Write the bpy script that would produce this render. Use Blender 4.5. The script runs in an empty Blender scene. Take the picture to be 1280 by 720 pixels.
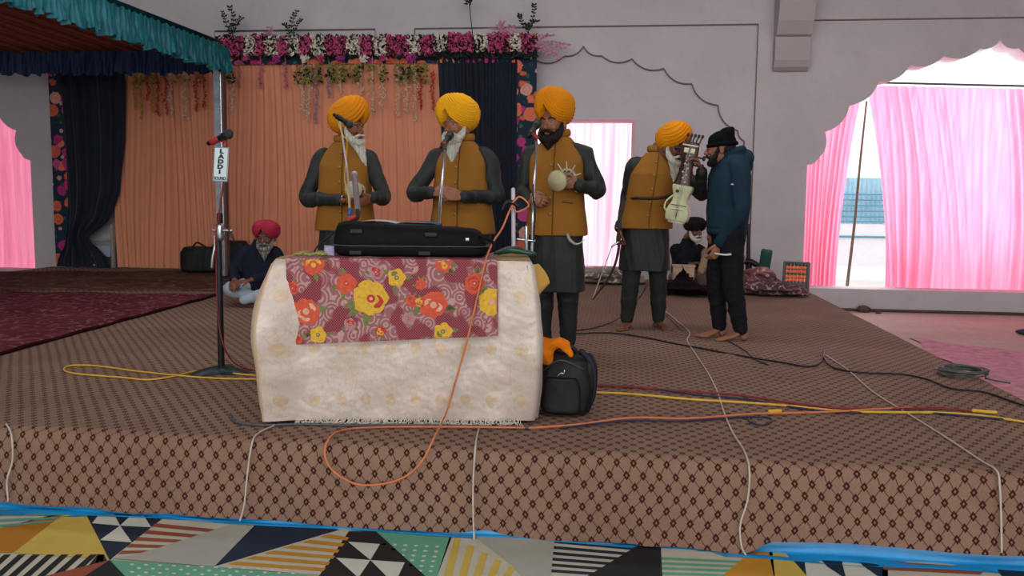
import bpy, bmesh, math, random
import numpy as np
from mathutils import Vector, Matrix
from mathutils.geometry import tessellate_polygon
random.seed(7); RS = np.random.RandomState(11)
PI = math.pi
SC = bpy.context.scene
COL = SC.collection

# ------------------------------------------------------------------ camera, world, lights
F = 1100.; PSI = math.radians(7.1); TH = math.radians(5.92); RO = math.radians(.63)
CAM = np.array([0, 0, 1.06])
_f = np.array([-math.sin(PSI)*math.cos(TH), math.cos(PSI)*math.cos(TH), -math.sin(TH)])
_r0 = np.array([math.cos(PSI), math.sin(PSI), 0.]); _u0 = np.cross(_r0, _f)
_r = _r0*math.cos(RO)+_u0*math.sin(RO); _u = _u0*math.cos(RO)-_r0*math.sin(RO)
cd = bpy.data.cameras.new('camera'); cam = bpy.data.objects.new('camera', cd); COL.objects.link(cam)
cd.sensor_width = 36; cd.lens = F/1280*36; cd.clip_end = 200
cam.matrix_world = Matrix(((_r[0], _u[0], -_f[0], 0), (_r[1], _u[1], -_f[1], 0), (_r[2], _u[2], -_f[2], 1.06), (0, 0, 0, 1)))
SC.camera = cam
W = bpy.data.worlds.new('sky'); SC.world = W; W.use_nodes = True
W.node_tree.nodes['Background'].inputs[0].default_value = (.93, .96, 1, 1)
W.node_tree.nodes['Background'].inputs[1].default_value = 1.7
SC.view_settings.view_transform = 'Standard'; SC.view_settings.look = 'None'
SC.view_settings.exposure = 0.22; SC.view_settings.gamma = 1; SC.view_settings.use_curve_mapping = False
SC.cycles.max_bounces = 6
def area(name, loc, target, sx, sy, power, col):
    l = bpy.data.lights.new(name, 'AREA'); l.shape = 'RECTANGLE'; l.size = sx; l.size_y = sy; l.energy = power; l.color = col
    o = bpy.data.objects.new(name, l); COL.objects.link(o); o.location = loc
    o.rotation_euler = (Vector(target)-Vector(loc)).to_track_quat('-Z', 'Y').to_euler(); return o
area('hall_daylight', (1.5, -9, 3.0), (-1.0, 8.0, 1.0), 14, 2.2, 430, (1, .96, .93))
area('overhead_fill', (-1.5, 6.8, 4.24), (-1.5, 9.0, 0), 10, 1.6, 190, (1, .95, .95))  # added overhead fill that lifts the back wall, no fixture
area('overhead_fill', (-.5, .5, 4.24), (-.5, 2.2, 0), 10, 2.5, 290, (1, .95, .92))  # second added fill, brightens the stage top from above
area('window_daylight', (4.5, 12.9, 1.6), (2.5, 6, 0.2), 4.2, 2.6, 110, (1, .95, .97))

# ------------------------------------------------------------------ pixel <-> place helpers (authoring aid)
def ray(x, y): return _f+_r*(x-640)/F+_u*(360-y)/F
def G(x, y, z=0.):
    d = ray(x, y); t = (z-1.06)/d[2]; return CAM+d*t
def P(x, y, Y):
    d = ray(x, y); return CAM+d*(Y/d[1])

# ------------------------------------------------------------------ materials
def lin(c):
    if isinstance(c, str): c = tuple(int(c[i:i+2], 16) for i in (0, 2, 4))
    return tuple(((v/255)/12.92 if v/255 <= .04045 else ((v/255+.055)/1.055)**2.4) for v in c)+(1,)
class N:
    """small wrapper over a node tree"""
    def __init__(s, name, rough=.8, spec=.3, metal=0., sheen=0.):
        s.m = bpy.data.materials.new(name); s.m.use_nodes = True; s.t = s.m.node_tree
        s.b = s.t.nodes['Principled BSDF']; s.out = s.t.nodes['Material Output']
        s.b.inputs['Roughness'].default_value = rough; s.b.inputs['Specular IOR Level'].default_value = spec
        s.b.inputs['Metallic'].default_value = metal
        if sheen: s.b.inputs['Sheen Weight'].default_value = sheen
    def n(s, typ, **kw):
        nd = s.t.nodes.new(typ)
        for k, v in kw.items():
            if k in nd.inputs.keys() or k.isdigit(): s.set(nd.inputs[int(k)] if k.isdigit() else nd.inputs[k], v)
            else: setattr(nd, k, v)
        return nd
    def set(s, sock, v):
        if hasattr(v, 'is_linked') or isinstance(v, bpy.types.NodeSocket): s.t.links.new(v, sock)
        else: sock.default_value = v
    def math(s, op, a, b=0., c=None):
        nd = s.t.nodes.new('ShaderNodeMath'); nd.operation = op
        s.set(nd.inputs[0], a); s.set(nd.inputs[1], b)
        if c is not None: s.set(nd.inputs[2], c)
        return nd.outputs[0]
    def mix(s, fac, a, b):
        nd = s.t.nodes.new('ShaderNodeMix'); nd.data_type = 'RGBA'
        s.set(nd.inputs['Factor'], fac); s.set(nd.inputs[6], a); s.set(nd.inputs[7], b); return nd.outputs[2]
    def coord(s, kind='Object'):
        return s.t.nodes.new('ShaderNodeTexCoord').outputs[kind]
    def uv(s):
        nd = s.t.nodes.new('ShaderNodeSeparateXYZ'); s.t.links.new(s.coord('UV'), nd.inputs[0]); return nd.outputs[0], nd.outputs[1]
    def noise(s, vec, scale, detail=3., rough=.6):
        nd = s.t.nodes.new('ShaderNodeTexNoise'); s.t.links.new(vec, nd.inputs['Vector'])
        nd.inputs['Scale'].default_value = scale; nd.inputs['Detail'].default_value = detail; nd.inputs['Roughness'].default_value = rough
        return nd.outputs[0]
    def map(s, v, a, b, c=0., d=1.):
        nd = s.t.nodes.new('ShaderNodeMapRange'); s.set(nd.inputs[0], v)
        for i, x in enumerate((a, b, c, d)): nd.inputs[i+1].default_value = x
        return nd.outputs[0]
    def scale(s, vec, x, y, z):
        nd = s.t.nodes.new('ShaderNodeMapping'); s.t.links.new(vec, nd.inputs[0]); nd.inputs['Scale'].default_value = (x, y, z); return nd.outputs[0]
    def color(s, v): s.set(s.b.inputs['Base Color'], v)
    def bump(s, h, strength=.3, dist=.01):
        nd = s.t.nodes.new('ShaderNodeBump'); s.set(nd.inputs['Height'], h)
        nd.inputs['Strength'].default_value = strength; nd.inputs['Distance'].default_value = dist
        s.t.links.new(nd.outputs[0], s.b.inputs['Normal'])
MC = {}
def M(name, c, rough=.8, spec=.3, metal=0., var=.12, nscale=20., bump=.15, bdist=.004, bscale=120., sheen=0., trans=0.):
    if name in MC: return MC[name]
    s = N(name, rough, spec, metal, sheen); v = s.coord('Object'); a = lin(c)
    k = s.noise(v, nscale)
    dk = tuple(x*(1-var) for x in a[:3])+(1,); lt = tuple(min(1, x*(1+var)) for x in a[:3])+(1,)
    s.color(s.mix(s.map(k, .3, .7), dk, lt))
    if bump: s.bump(s.noise(v, bscale, 2.), bump, bdist)
    if trans:
        t = s.n('ShaderNodeBsdfTranslucent'); s.t.links.new(s.b.inputs['Base Color'].links[0].from_socket, t.inputs[0])
        mx = s.t.nodes.new('ShaderNodeMixShader'); mx.inputs[0].default_value = trans
        s.t.links.new(s.b.outputs[0], mx.inputs[1]); s.t.links.new(t.outputs[0], mx.inputs[2]); s.t.links.new(mx.outputs[0], s.out.inputs[0])
    MC[name] = s.m; return s.m

# ------------------------------------------------------------------ object helpers
ORG = {}
def root(name, loc, label, cat, group=None):
    o = bpy.data.objects.new(name, None); COL.objects.link(o); o.location = loc; o.empty_display_size = .1
    ORG[o.name] = np.array(loc, float); tag(o, label, cat, group); return o
def tag(o, label=None, cat=None, group=None, kind=None):
    if label: o['label'] = label
    if cat: o['category'] = cat
    if group: o['group'] = group
    if kind: o['kind'] = kind
    return o
def join(parts):
    vs, fs, n = [], [], 0
    for v, f in parts:
        v = np.asarray(v, float); vs.append(v); fs += [tuple(i+n for i in q) for q in f]; n += len(v)
    return (np.concatenate(vs) if vs else np.zeros((0, 3))), fs
def mk(name, vf, mat, parent=None, smooth=True, uv=None, mats=None, fm=None):
    v, f = vf if isinstance(vf, tuple) else join(vf)
    v = np.asarray(v, float)
    if parent is not None: org = ORG[parent.name]
    else: org = np.array([(v[:, 0].min()+v[:, 0].max())/2, (v[:, 1].min()+v[:, 1].max())/2, v[:, 2].min()])
    me = bpy.data.meshes.new(name); me.from_pydata((v-org).tolist(), [], f)
    if mats:
        for x in mats: me.materials.append(x)
        me.polygons.foreach_set('material_index', fm)
    else: me.materials.append(mat)
    if smooth: me.polygons.foreach_set('use_smooth', [True]*len(me.polygons))
    if uv is not None:
        l = me.uv_layers.new(name='UVMap'); li = np.zeros(len(me.loops), int); me.loops.foreach_get('vertex_index', li)
        l.data.foreach_set('uv', np.asarray(uv, float)[li].ravel())
    me.update(); o = bpy.data.objects.new(name, me); COL.objects.link(o); ORG[o.name] = org
    if parent is not None: o.parent = parent
    else: o.location = org
    return o
def struct(o): o['kind'] = 'structure'; return o

# ------------------------------------------------------------------ geometry
def nrm(v): v = np.asarray(v, float); return v/(np.linalg.norm(v)+1e-12)
def cr(pts, n=6):
    """catmull-rom resample of rows (any width)"""
    p = np.asarray(pts, float)
    if len(p) < 3:
        t = np.linspace(0, 1, n+1)[:, None]; return p[0]*(1-t)+p[-1]*t
    q = np.vstack([2*p[0]-p[1], p, 2*p[-1]-p[-2]]); out = []
    for i in range(1, len(q)-2):
        for k in range(n):
            t = k/n; a, b, c, d = q[i-1], q[i], q[i+1], q[i+2]
            out.append(.5*((2*b)+(-a+c)*t+(2*a-5*b+4*c-d)*t*t+(-a+3*b-3*c+d)*t**3))
    out.append(q[-2]); return np.array(out)
def tube(pts, rad, n=12, sub=5, caps=True, up=None, aspect=1., smooth=True):
    """tapered tube through pts; rad scalar or list; aspect scales along the 'up' axis"""
    pts = np.asarray(pts, float); r = np.full(len(pts), float(rad)) if np.isscalar(rad) else np.asarray(rad, float)
    d = np.column_stack([pts, r])
    if smooth: d = cr(d, sub)
    p, r = d[:, :3], np.abs(d[:, 3])
    T = np.gradient(p, axis=0); T /= (np.linalg.norm(T, axis=1)[:, None]+1e-12)
    if up is None:
        up = np.array([0, 0, 1.]) if abs(T[0][2]) < .9 else np.array([0, 1., 0])
    u = nrm(np.asarray(up)-T[0]*np.dot(up, T[0])); V = []; 
    def ring(c, t, u, rr):
        b = np.cross(t, u); a = np.linspace(0, 2*PI, n, endpoint=False)
        return c+np.outer(np.cos(a)*rr*aspect, u)+np.outer(np.sin(a)*rr, b)
    rings = []
    for i in range(len(p)):
        u = nrm(u-T[i]*np.dot(u, T[i]))
        if i == 0 and caps:
            for k in (.92, .6, .25): rings.append(ring(p[0]-T[0]*r[0]*k, T[0], u, r[0]*math.sqrt(1-k*k)))
        rings.append(ring(p[i], T[i], u, r[i]))
        if i == len(p)-1 and caps:
            for k in (.25, .6, .92): rings.append(ring(p[i]+T[i]*r[i]*k, T[i], u, r[i]*math.sqrt(1-k*k)))
    v = np.concatenate(rings); f = []
    for i in range(len(rings)-1):
        for k in range(n):
            k2 = (k+1) % n; f.append((i*n+k, i*n+k2, (i+1)*n+k2, (i+1)*n+k))
    f.append(tuple(range(n))[::-1]); f.append(tuple((len(rings)-1)*n+k for k in range(n)))
    return v, f
def rot(rx=0, ry=0, rz=0):
    from mathutils import Euler
    return np.array(Euler((rx, ry, rz)).to_matrix())
def ell(c, r, R=None, n=20, m=14):
    v = [(0, 0, 1)]; f = []
    for i in range(1, m):
        a = PI*i/m
        for k in range(n):
            b = 2*PI*k/n; v.append((math.sin(a)*math.cos(b), math.sin(a)*math.sin(b), math.cos(a)))
    v.append((0, 0, -1)); L = len(v)-1
    for k in range(n): f.append((0, 1+k, 1+(k+1) % n)); f.append((L, L-n+(k+1) % n, L-n+k))
    for i in range(m-2):
        for k in range(n):
            a = 1+i*n+k; b = 1+i*n+(k+1) % n; f.append((a, a+n, b+n, b))
    v = np.array(v)*np.array(r)
    if R is not None: v = v@np.asarray(R).T
    return v+np.array(c), f
def loft(rings, n=28, cap=True):
    """rings: (cx,cy,z, rx,ry[,exp]) superellipse sections"""
    R = []
    for g in rings:
        e = g[5] if len(g) > 5 else 2.3
        a = np.linspace(0, 2*PI, n, endpoint=False); c, s = np.cos(a), np.sin(a)
        x = np.sign(c)*np.abs(c)**(2/e)*g[3]; y = np.sign(s)*np.abs(s)**(2/e)*g[4]
        R.append(np.column_stack([g[0]+x, g[1]+y, np.full(n, g[2])]))
    v = np.concatenate(R); f = []
    for i in range(len(R)-1):
        for k in range(n):
            k2 = (k+1) % n; f.append((i*n+k, i*n+k2, (i+1)*n+k2, (i+1)*n+k))
    if cap: f.append(tuple(range(n))[::-1]); f.append(tuple((len(R)-1)*n+k for k in range(n)))
    return v, f
def box(x0, x1, y0, y1, z0, z1):
    v = [(x, y, z) for z in (z0, z1) for y in (y0, y1) for x in (x0, x1)]
    return np.array(v, float), [(0, 2, 3, 1), (4, 5, 7, 6), (0, 1, 5, 4), (2, 6, 7, 3), (0, 4, 6, 2), (1, 3, 7, 5)]
def obox(c, half, R=None, bev=0.):
    """oriented (optionally bevelled) box"""
    if bev:
        bm = bmesh.new(); bmesh.ops.create_cube(bm, size=2)
        for q in bm.verts: q.co = Vector((q.co.x*half[0], q.co.y*half[1], q.co.z*half[2]))
        bmesh.ops.bevel(bm, geom=bm.edges[:], offset=bev, segments=3, affect='EDGES', profile=.5)
        bm.verts.index_update(); v = np.array([q.co[:] for q in bm.verts]); f = [tuple(q.index for q in p.verts) for p in bm.faces]; bm.free()
    else: v, f = box(-half[0], half[0], -half[1], half[1], -half[2], half[2])
    if R is not None: v = v@np.asarray(R).T
    return v+np.array(c), f
def grid(fn, nu, nv, close=False):
    """fn(u,v)->xyz over [0,1]^2"""
    v = [fn(i/(nu), j/(nv)) for j in range(nv+1) for i in range(nu+1)]
    f = [(j*(nu+1)+i, j*(nu+1)+i+1, (j+1)*(nu+1)+i+1, (j+1)*(nu+1)+i) for j in range(nv) for i in range(nu)]
    return np.array(v, float), f
def extr(poly, y0, y1, holes=()):
    """polygon(s) in XZ extruded between y0 and y1"""
    loops = [poly]+list(holes); tri = tessellate_polygon([[Vector((a, b, 0)) for a, b in L] for L in loops])
    flat = [p for L in loops for p in L]; n = len(flat)
    v = [(a, y0, b) for a, b in flat]+[(a, y1, b) for a, b in flat]
    f = [tuple(t) for t in tri]+[tuple(i+n for i in t)[::-1] for t in tri]; k = 0
    for L in loops:
        m = len(L)
        for i in range(m): a = k+i; b = k+(i+1) % m; f.append((a, b, b+n, a+n))
        k += m
    return np.array(v, float), f
def remesh(parts, voxel, smooth=4, fac=.5):
    v, f = join(parts)
    me = bpy.data.meshes.new('tmp'); me.from_pydata(v.tolist(), [], f); bm = bmesh.new(); bm.from_mesh(me)
    bmesh.ops.triangulate(bm, faces=bm.faces[:]); bm.to_mesh(me); bm.free()
    o = bpy.data.objects.new('tmp', me); COL.objects.link(o)
    r = o.modifiers.new('r', 'REMESH'); r.mode = 'VOXEL'; r.voxel_size = voxel; r.adaptivity = 0
    if smooth: s = o.modifiers.new('s', 'SMOOTH'); s.factor = fac; s.iterations = smooth
    bpy.context.view_layer.update()
    e = o.evaluated_get(bpy.context.evaluated_depsgraph_get()); m2 = e.to_mesh()
    V = np.zeros(len(m2.vertices)*3); m2.vertices.foreach_get('co', V); V = V.reshape(-1, 3)
    fs = [tuple(p.vertices) for p in m2.polygons]; e.to_mesh_clear()
    bpy.data.objects.remove(o); bpy.data.meshes.remove(me); return V, fs
def normals(v, f):
    q = np.array([x[:4] if len(x) > 3 else (x[0], x[1], x[2], x[2]) for x in f])
    nn = np.cross(v[q[:, 2]]-v[q[:, 0]], v[q[:, 3]]-v[q[:, 1]] if q.shape[1] > 3 else v[q[:, 1]]-v[q[:, 0]])
    out = np.zeros_like(v)
    for k in range(4): np.add.at(out, q[:, k], nn)
    return out/(np.linalg.norm(out, axis=1)[:, None]+1e-12)
def folds(v, f, amp, freq=14., seed=0, stretch=(1, 1, .45)):
    """cloth creases: ridged sine noise along normals"""
    rs = np.random.RandomState(seed); p = v*np.array(stretch); h = np.zeros(len(v)); a = 1.; tot = 0
    w = np.sin(p@rs.randn(3)*freq*.5+rs.rand()*6)*1.2
    for k in range(5):
        d = nrm(rs.randn(3)); h += a*(1-2*np.abs(np.sin(p@d*freq*(1.45**k)+rs.rand()*6+w))**.8); tot += a; a *= .72
    return v+normals(v, f)*(h/tot*amp)[:, None], f

# ================================================================== SETTING
YW = 11.75                                    # back wall plane
# wall paint
s = N('wall_paint', .85, .2); v = s.coord('Object')
k = s.noise(v, 1.1, 4.); k2 = s.noise(v, 9., 3.)
c = s.mix(s.map(k, .3, .7), lin('b9b5ba'), lin('c6c2c6')); c = s.mix(s.math('MULTIPLY', s.map(k2, .55, .8), .25), c, lin('a79da0'))
s.color(c); s.bump(k2, .1, .01); WALL = s.m
PAINT2 = M('moulding_paint', 'b3abae', .85, .2, var=.04, nscale=3)
LINE = M('groove_brown', '7c6c68', .9, .1, var=.1)
# concrete floor, pink cloth
s = N('hall_floor', .75, .3); v = s.coord('Object'); k = s.noise(v, .9, 5.); k2 = s.noise(v, 14., 4.)
s.color(s.mix(s.map(k2, .3, .7, 0, .5), s.mix(s.map(k, .35, .65), lin('a3978c'), lin('b3a99e')), lin('998078'))); s.bump(k2, .2, .01); FLOOR = s.m
struct(mk('floor', grid(lambda u, v: (-16+32*u, -14+25.8*v, -.36), 32, 32), FLOOR))

def lobes(cusps, bulge=.17, n=7):
    """half outline of a cusped arch through cusp points, lobes bulging outwards"""
    out = []
    for (a, b), (c, d) in zip(cusps[:-1], cusps[1:]):
        dx, dz = c-a, d-b; L = math.hypot(dx, dz); nx, nz = -dz/L, dx/L
        for i in range(n):
            t = i/n; h = bulge*L*4*t*(1-t); out.append((a+dx*t-nx*h*1, b+dz*t-nz*h))
    out.append(cusps[-1]); return out
def arch(cx, cusps, base):
    """cusps: [(dx, z)] from the apex down the right side"""
    r = lobes([(cx+a, z) for a, z in cusps])
    # make lobes bulge away from the centre
    tst = r[3]; a, b = cusps[0], cusps[1]
    l = [(2*cx-x, z) for x, z in r][::-1]
    return [(2*cx-cusps[-1][0]-cx, base)]+l[:-1]+r+[(cx+cusps[-1][0], base)]
def tocusp(pts, Y):
    q = [P(x, y, Y) for x, y in pts]; cx = q[0][0]
    return cx, [(abs(a[0]-cx), a[2]) for a in q]
WC = [(1250, 50), (1225, 61), (1180, 70), (1138, 81), (1098.6, 102), (1062, 131), (1031, 165), (1023, 198), (1009, 206)]
wcx, wc = tocusp(WC, YW)
BC = [(729, 57), (752, 69), (790, 73), (830, 85), (865, 104), (898, 131), (923, 163), (931, 176)]
bcx, bc = tocusp(BC, YW)
WZ = -.075
win_r = arch(wcx, wc, WZ)
lcx = P(38, 200, YW)[0]-wc[-1][0]
win_l = arch(lcx, wc, WZ)
# rectangular panels (sunk), blind arch, and the square opening inside it
Ppx = lambda x, y: (P(x, y, YW)[0], P(x, y, YW)[2])
xr, zt = Ppx(948, 30); xl = Ppx(518, 40)[0]
ox0, ox1, oz0, oz1 = P(650, 148, YW)[0], P(794, 148, YW)[0], .10, 2.09
H_W = 4.3
outer = [(-15, -.36), (9.5, -.36), (9.5, H_W), (-15, H_W)]
panel = [(xl, -.2), (xr, -.2), (xr, zt), (xl, zt)]
pl2 = [(-5.62, 2.0), (P(469, 38, YW)[0], 2.0), (P(469, 38, YW)[0], zt), (-5.62, zt)]
struct(mk('wall_back', join([extr(outer, YW, YW+.36, [panel, win_r, win_l, pl2])]), WALL, smooth=False))
blind = arch(bcx, bc, -.1)
struct(mk('wall_back_panel', extr(panel, YW+.035, YW+.36, [[(x, z) for x, z in blind]]), WALL, smooth=False))
struct(mk('wall_back_niche', extr([(a, b) for a, b in blind], YW+.075, YW+.34, [[(ox0, oz0), (ox1, oz0), (ox1, oz1), (ox0, oz1)]]), WALL, smooth=False))
struct(mk('wall_back_panel_left', extr(pl2, YW+.03, YW+.36), WALL, smooth=False))
def line_trim(name, pts, y, r=.011):
    struct(mk(name, tube([(a, y, b) for a, b in pts], r, n=6, smooth=False, caps=False), LINE))
line_trim('trim_1', [(xl, -.1), (xl, zt), (xr, zt), (xr, -.1)], YW+.006)
line_trim('trim_2', [p for p in blind], YW+.037, .009)
line_trim('trim_3', [(-5.6, zt), (pl2[1][0], zt), (pl2[1][0], 2.6)], YW+.004)
line_trim('trim_4', [(P(1018, 27, YW)[0], 3.31), (8.5, 3.31)], YW-.002, .010)
# corbel on the pier
cx0, cx1 = P(965, 90, YW)[0], P(1008, 90, YW)[0]
prof = [(0, 2.70), (-.05, 2.68), (-.12, 2.72), (-.17, 2.80), (-.19, 2.95), (-.17, 3.05), (-.17, 3.08), (-.24, 3.10), (-.34, 3.25), (-.40, 3.45), (-.42, 3.75), (-.42, 4.29), (0, 4.29)]
vv = [(cx0, YW-.001+a, b) for a, b in prof]+[(cx1, YW-.001+a, b) for a, b in prof]; n = len(prof)
tri = tessellate_polygon([[Vector((a, b, 0)) for a, b in prof]])
struct(mk('trim_5', (np.array(vv), [(i, (i+1) % n, (i+1) % n+n, i+n) for i in range(n)]+[tuple(t) for t in tri]+[tuple(i+n for i in t) for t in tri]), PAINT2, smooth=False))
struct(mk('ceiling', box(-15, 9.5, -14, YW+.3, H_W-.01, H_W+.2), M('ceiling_paint', 'a79f9e', .9, .1, var=.05), smooth=False))
struct(mk('wall_left', box(-15.2, -15, -14, YW+.3, -.36, H_W), WALL, smooth=False))
struct(mk('wall_right', box(9.5, 9.7, -14, YW+.3, -.36, H_W), WALL, smooth=False))
struct(mk('baseboard_back', tube([(2.2, YW-.01, -.345), (9.4, YW-.01, -.345)], .02, n=6, smooth=False), M('dark_brown_edge', '5c4a42', .95, .1)))  # dark brown strip along the foot of the back wall

# ---------------- outdoors seen through the arch
struct(mk('ground', grid(lambda u, v: (-40+80*u, YW+.3+40*v, -.45), 8, 8), M('yard_concrete', 'cfcbc4', .9, .1, var=.05, nscale=1)))
BLU = M('rail_blue', '4f9fb4', .6, .3, var=.05); SHT = M('sheet_blue', 'a5d4e4', .5, .3, var=.1, nscale=3, bump=0)
yr = 17.5; rt = root('yard_railing', (P(1075, 260, yr)[0], yr, -.45), 'blue steel railing outside, seen through the gap between pink curtains', 'railing')
a0, a1 = P(1040, 260, yr)[0], P(1125, 260, yr)[0]
for py in (243, 250, 257, 264, 271, 277): z = P(1075, py, yr)[2]; mk('rail', tube([(a0, yr, z), (a1, yr, z)], .012, n=6, smooth=False), BLU, rt)
mk('rail', tube([(a0, yr, P(1075, 296, yr)[2]), (a1, yr, P(1075, 296, yr)[2])], .018, n=6, smooth=False), BLU, rt)
for px in (1040, 1125): x = P(px, 260, yr)[0]; mk('post', tube([(x, yr, -.45), (x, yr, 1.5)], .03, n=8, smooth=False), BLU, rt)
mk('lower_panel', box(a0, a1, yr+.02, yr+.04, -.2, P(1075, 280, yr)[2]), M('panel_white', 'e8eef0', .6, .2, var=.03), rt, smooth=False)
mk('sheet_panel', grid(lambda u, v: (a0+(a1-a0)*u, yr+.06+.02*math.sin(u*90), P(1075, 280, yr)[2]+v*(P(1075, 222, yr)[2]-P(1075, 280, yr)[2])), 80, 2), SHT, rt)
q0 = P(1059, 357, 12.5); q1 = P(1075, 205, 12.5)
tag(mk('bamboo_pole', tube([(q0[0]-.01, 12.5, -.45), q0, (q0+q1)/2+np.array([.01, 0, 0]), q1, q1+(q1-q0)*.5], [.022, .022, .019, .017, .013], n=8), M('pole_grey', '6e6a58', .8, .2)), 'thin grey pole leaning outside behind the pink curtain gap', 'pole')

# ---------------- pink curtains
s = N('pink_curtain', .75, .2, sheen=.2); vx = s.coord('Object'); kk = s.noise(s.scale(vx, 14, 14, .8), 1.5, 2.)
s.color(s.mix(s.map(kk, .3, .7), lin('ee809f'), lin('f898b4')))
t = s.n('ShaderNodeBsdfTranslucent'); s.t.links.new(s.b.inputs['Base Color'].links[0].from_socket, t.inputs[0])
mx = s.t.nodes.new('ShaderNodeMixShader'); mx.inputs[0].default_value = .6
s.t.links.new(s.b.outputs[0], mx.inputs[1]); s.t.links.new(t.outputs[0], mx.inputs[2]); s.t.links.new(mx.outputs[0], s.out.inputs[0]); PINK = s.m
s = N('daylit_pink_curtain', .8, .2); vx = s.coord('Object'); kk = s.noise(s.scale(vx, 10, 10, .3), 1.6, 2.)
s.color(s.mix(s.map(kk, .35, .6), lin('ffb9d2'), lin('fff0f4')))  # near-white streaks put the direct daylight into the curtain's pink
t = s.n('ShaderNodeBsdfTranslucent'); s.t.links.new(s.b.inputs['Base Color'].links[0].from_socket, t.inputs[0])
mx = s.t.nodes.new('ShaderNodeMixShader'); mx.inputs[0].default_value = .85
s.t.links.new(s.b.outputs[0], mx.inputs[1]); s.t.links.new(t.outputs[0], mx.inputs[2]); s.t.links.new(mx.outputs[0], s.out.inputs[0]); PINK_LIT = s.m
def drape(name, mat, top, bot, Y, nf, amp, label, cat='curtain', group=None, nu=220, nv=40, curve=0., seed=0, parent=None, warp=None, th=0.):
    """pleated cloth hung between the line top (x0,z0,x1,z1) and bot; pleats run down it"""
    rs = np.random.RandomState(seed); ph = rs.rand(5)*6; fr = nf*(1+rs.rand(5)*.9)
    def fn(u, v):
        # v 0 bottom, 1 top
        xt = top[0]+(top[2]-top[0])*u; ztp = top[1]+(top[3]-top[1])*u
        xb = bot[0]+(bot[2]-bot[0])*u; zb = bot[1]+(bot[3]-bot[1])*u
        w = v**(1+curve); x = xb+(xt-xb)*w; z = zb+(ztp-zb)*v
        uu = u+.012*math.sin(u*9+ph[0])+.01*math.sin(3*v+u*20)
        d = sum(math.sin(uu*2*PI*fr[i]+ph[i]+.5*math.sin(2*v+i))*(.9**i) for i in range(4))/2.4
        a = amp*(.55+.45*(1-v))
        if warp: x, z = warp(x, z, u, v)
        return (x, Y+a*d, z)
    o = mk(name, grid(fn, nu, nv), mat, parent)
    if parent is None: tag(o, label, cat, group)
    return o
XW = lambda x, y, Y=YW+.42: (P(x, y, Y)[0], P(x, y, Y)[2])
YC = YW+.45
a, b, c_, d = XW(990, 120), XW(1079, 112), XW(990, 366), XW(1044, 362)
drape('pink_curtain', PINK, (a[0], b[1]+.05, b[0], b[1]), (c_[0], -.12, d[0], -.12), YC, 9, .045, 'narrow pink curtain left of the gap in the right-hand arch', nu=120, curve=.9, seed=2)
b0, b1, b2 = XW(1085, 106), XW(1108, 362), XW(1290, 112)
drape('pink_curtain', PINK, (b0[0], b0[1], 6.95, b2[1]-.03), (b1[0], -.12, 7.0, -.12), YC+.03, 19, .055, 'wide pink curtain right of the gap under the bright arch top', nu=420, nv=50, curve=.7, seed=5)
p0, p1 = XW(1083, 106), XW(1290, 111)
tag(mk('curtain_rod', tube([(p0[0]-.05, YC-.05, p0[1]+.03), (p1[0], YC-.05, p1[1]+.03), (7.0, YC-.05, p1[1]-.02)], .014, n=8), M('rod_grey', '55505a', .6, .4)), 'grey curtain rod across the bright right-hand arch', 'curtain rod')
drape('pink_curtain', PINK, (lcx-2.4, 3.2, lcx+2.35, 3.2), (lcx-2.4, -.1, lcx+2.35, -.1), YC, 17, .06, 'pink curtain filling the arch at the left edge', nu=300, curve=.2, seed=8)
drape('pink_curtain', PINK_LIT, (ox0-.1, 2.2, ox1+.1, 2.2), (ox0-.1, .0, ox1+.1, .0), YC, 10, .03, 'pink curtain painted pale with daylight in the square opening behind the drum player', nu=200, seed=9)
struct(mk('window_1', [box(ox0-.0, ox0+.04, YW+.06, YW+.34, oz0, oz1), box(ox1-.04, ox1, YW+.06, YW+.34, oz0, oz1), box(ox0+.04, ox1-.04, YW+.06, YW+.34, oz1-.03, oz1), box(ox0+.04, ox1-.04, YW+.06, YW+.34, oz0, oz0+.03)], M('window_frame', 'd9a6b4', .7, .2, var=.05), smooth=False))

# ================================================================== STAGE
SX1, SY0 = 2.15, 3.53
def carpet_mat():
    s = N('stage_carpet', .95, .08, sheen=.05); u, v = s.uv()
    nz = s.noise(s.coord('Object'), 3.5, 3.)
    u = s.math('ADD', u, s.math('MULTIPLY', s.math('SUBTRACT', nz, .5), .02))
    a = s.math('DIVIDE', u, .0675); b = s.math('DIVIDE', v, .092)
    S, T = s.math('ADD', a, b), s.math('SUBTRACT', a, b)
    def dist(x): return s.math('SUBTRACT', .5, s.math('ABSOLUTE', s.math('SUBTRACT', s.math('FRACT', x), .5)))
    ds, dt = dist(S), dist(T); mx, mn = s.math('MAXIMUM', ds, dt), s.math('MINIMUM', ds, dt)
    # diamonds at every lattice crossing, pale heart, thin diagonals
    dia = s.math('LESS_THAN', mx, .215); heart = s.math('LESS_THAN', mx, .075); ln = s.math('MULTIPLY', s.math('LESS_THAN', mn, .036), .75)
    k = s.math('MULTIPLY', s.math('MAXIMUM', dia, ln), s.math('SUBTRACT', 1., s.math('MULTIPLY', heart, .85)))
    fib = s.noise(s.scale(s.coord('Object'), 1, 1, 1), 240., 2.); big = s.noise(s.coord('Object'), 1.6, 4.)
    base = s.mix(s.map(big, .35, .68), lin('74594a'), lin('866b5a')); base = s.mix(s.map(fib, .3, .7, 0, .45), base, lin('998070'))
    s.color(s.mix(k, base, lin('3b1f1b'))); s.bump(s.math('ADD', fib, s.math('MULTIPLY', nz, 2.)), .35, .006); return s.m
CARPET = carpet_mat()
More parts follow.
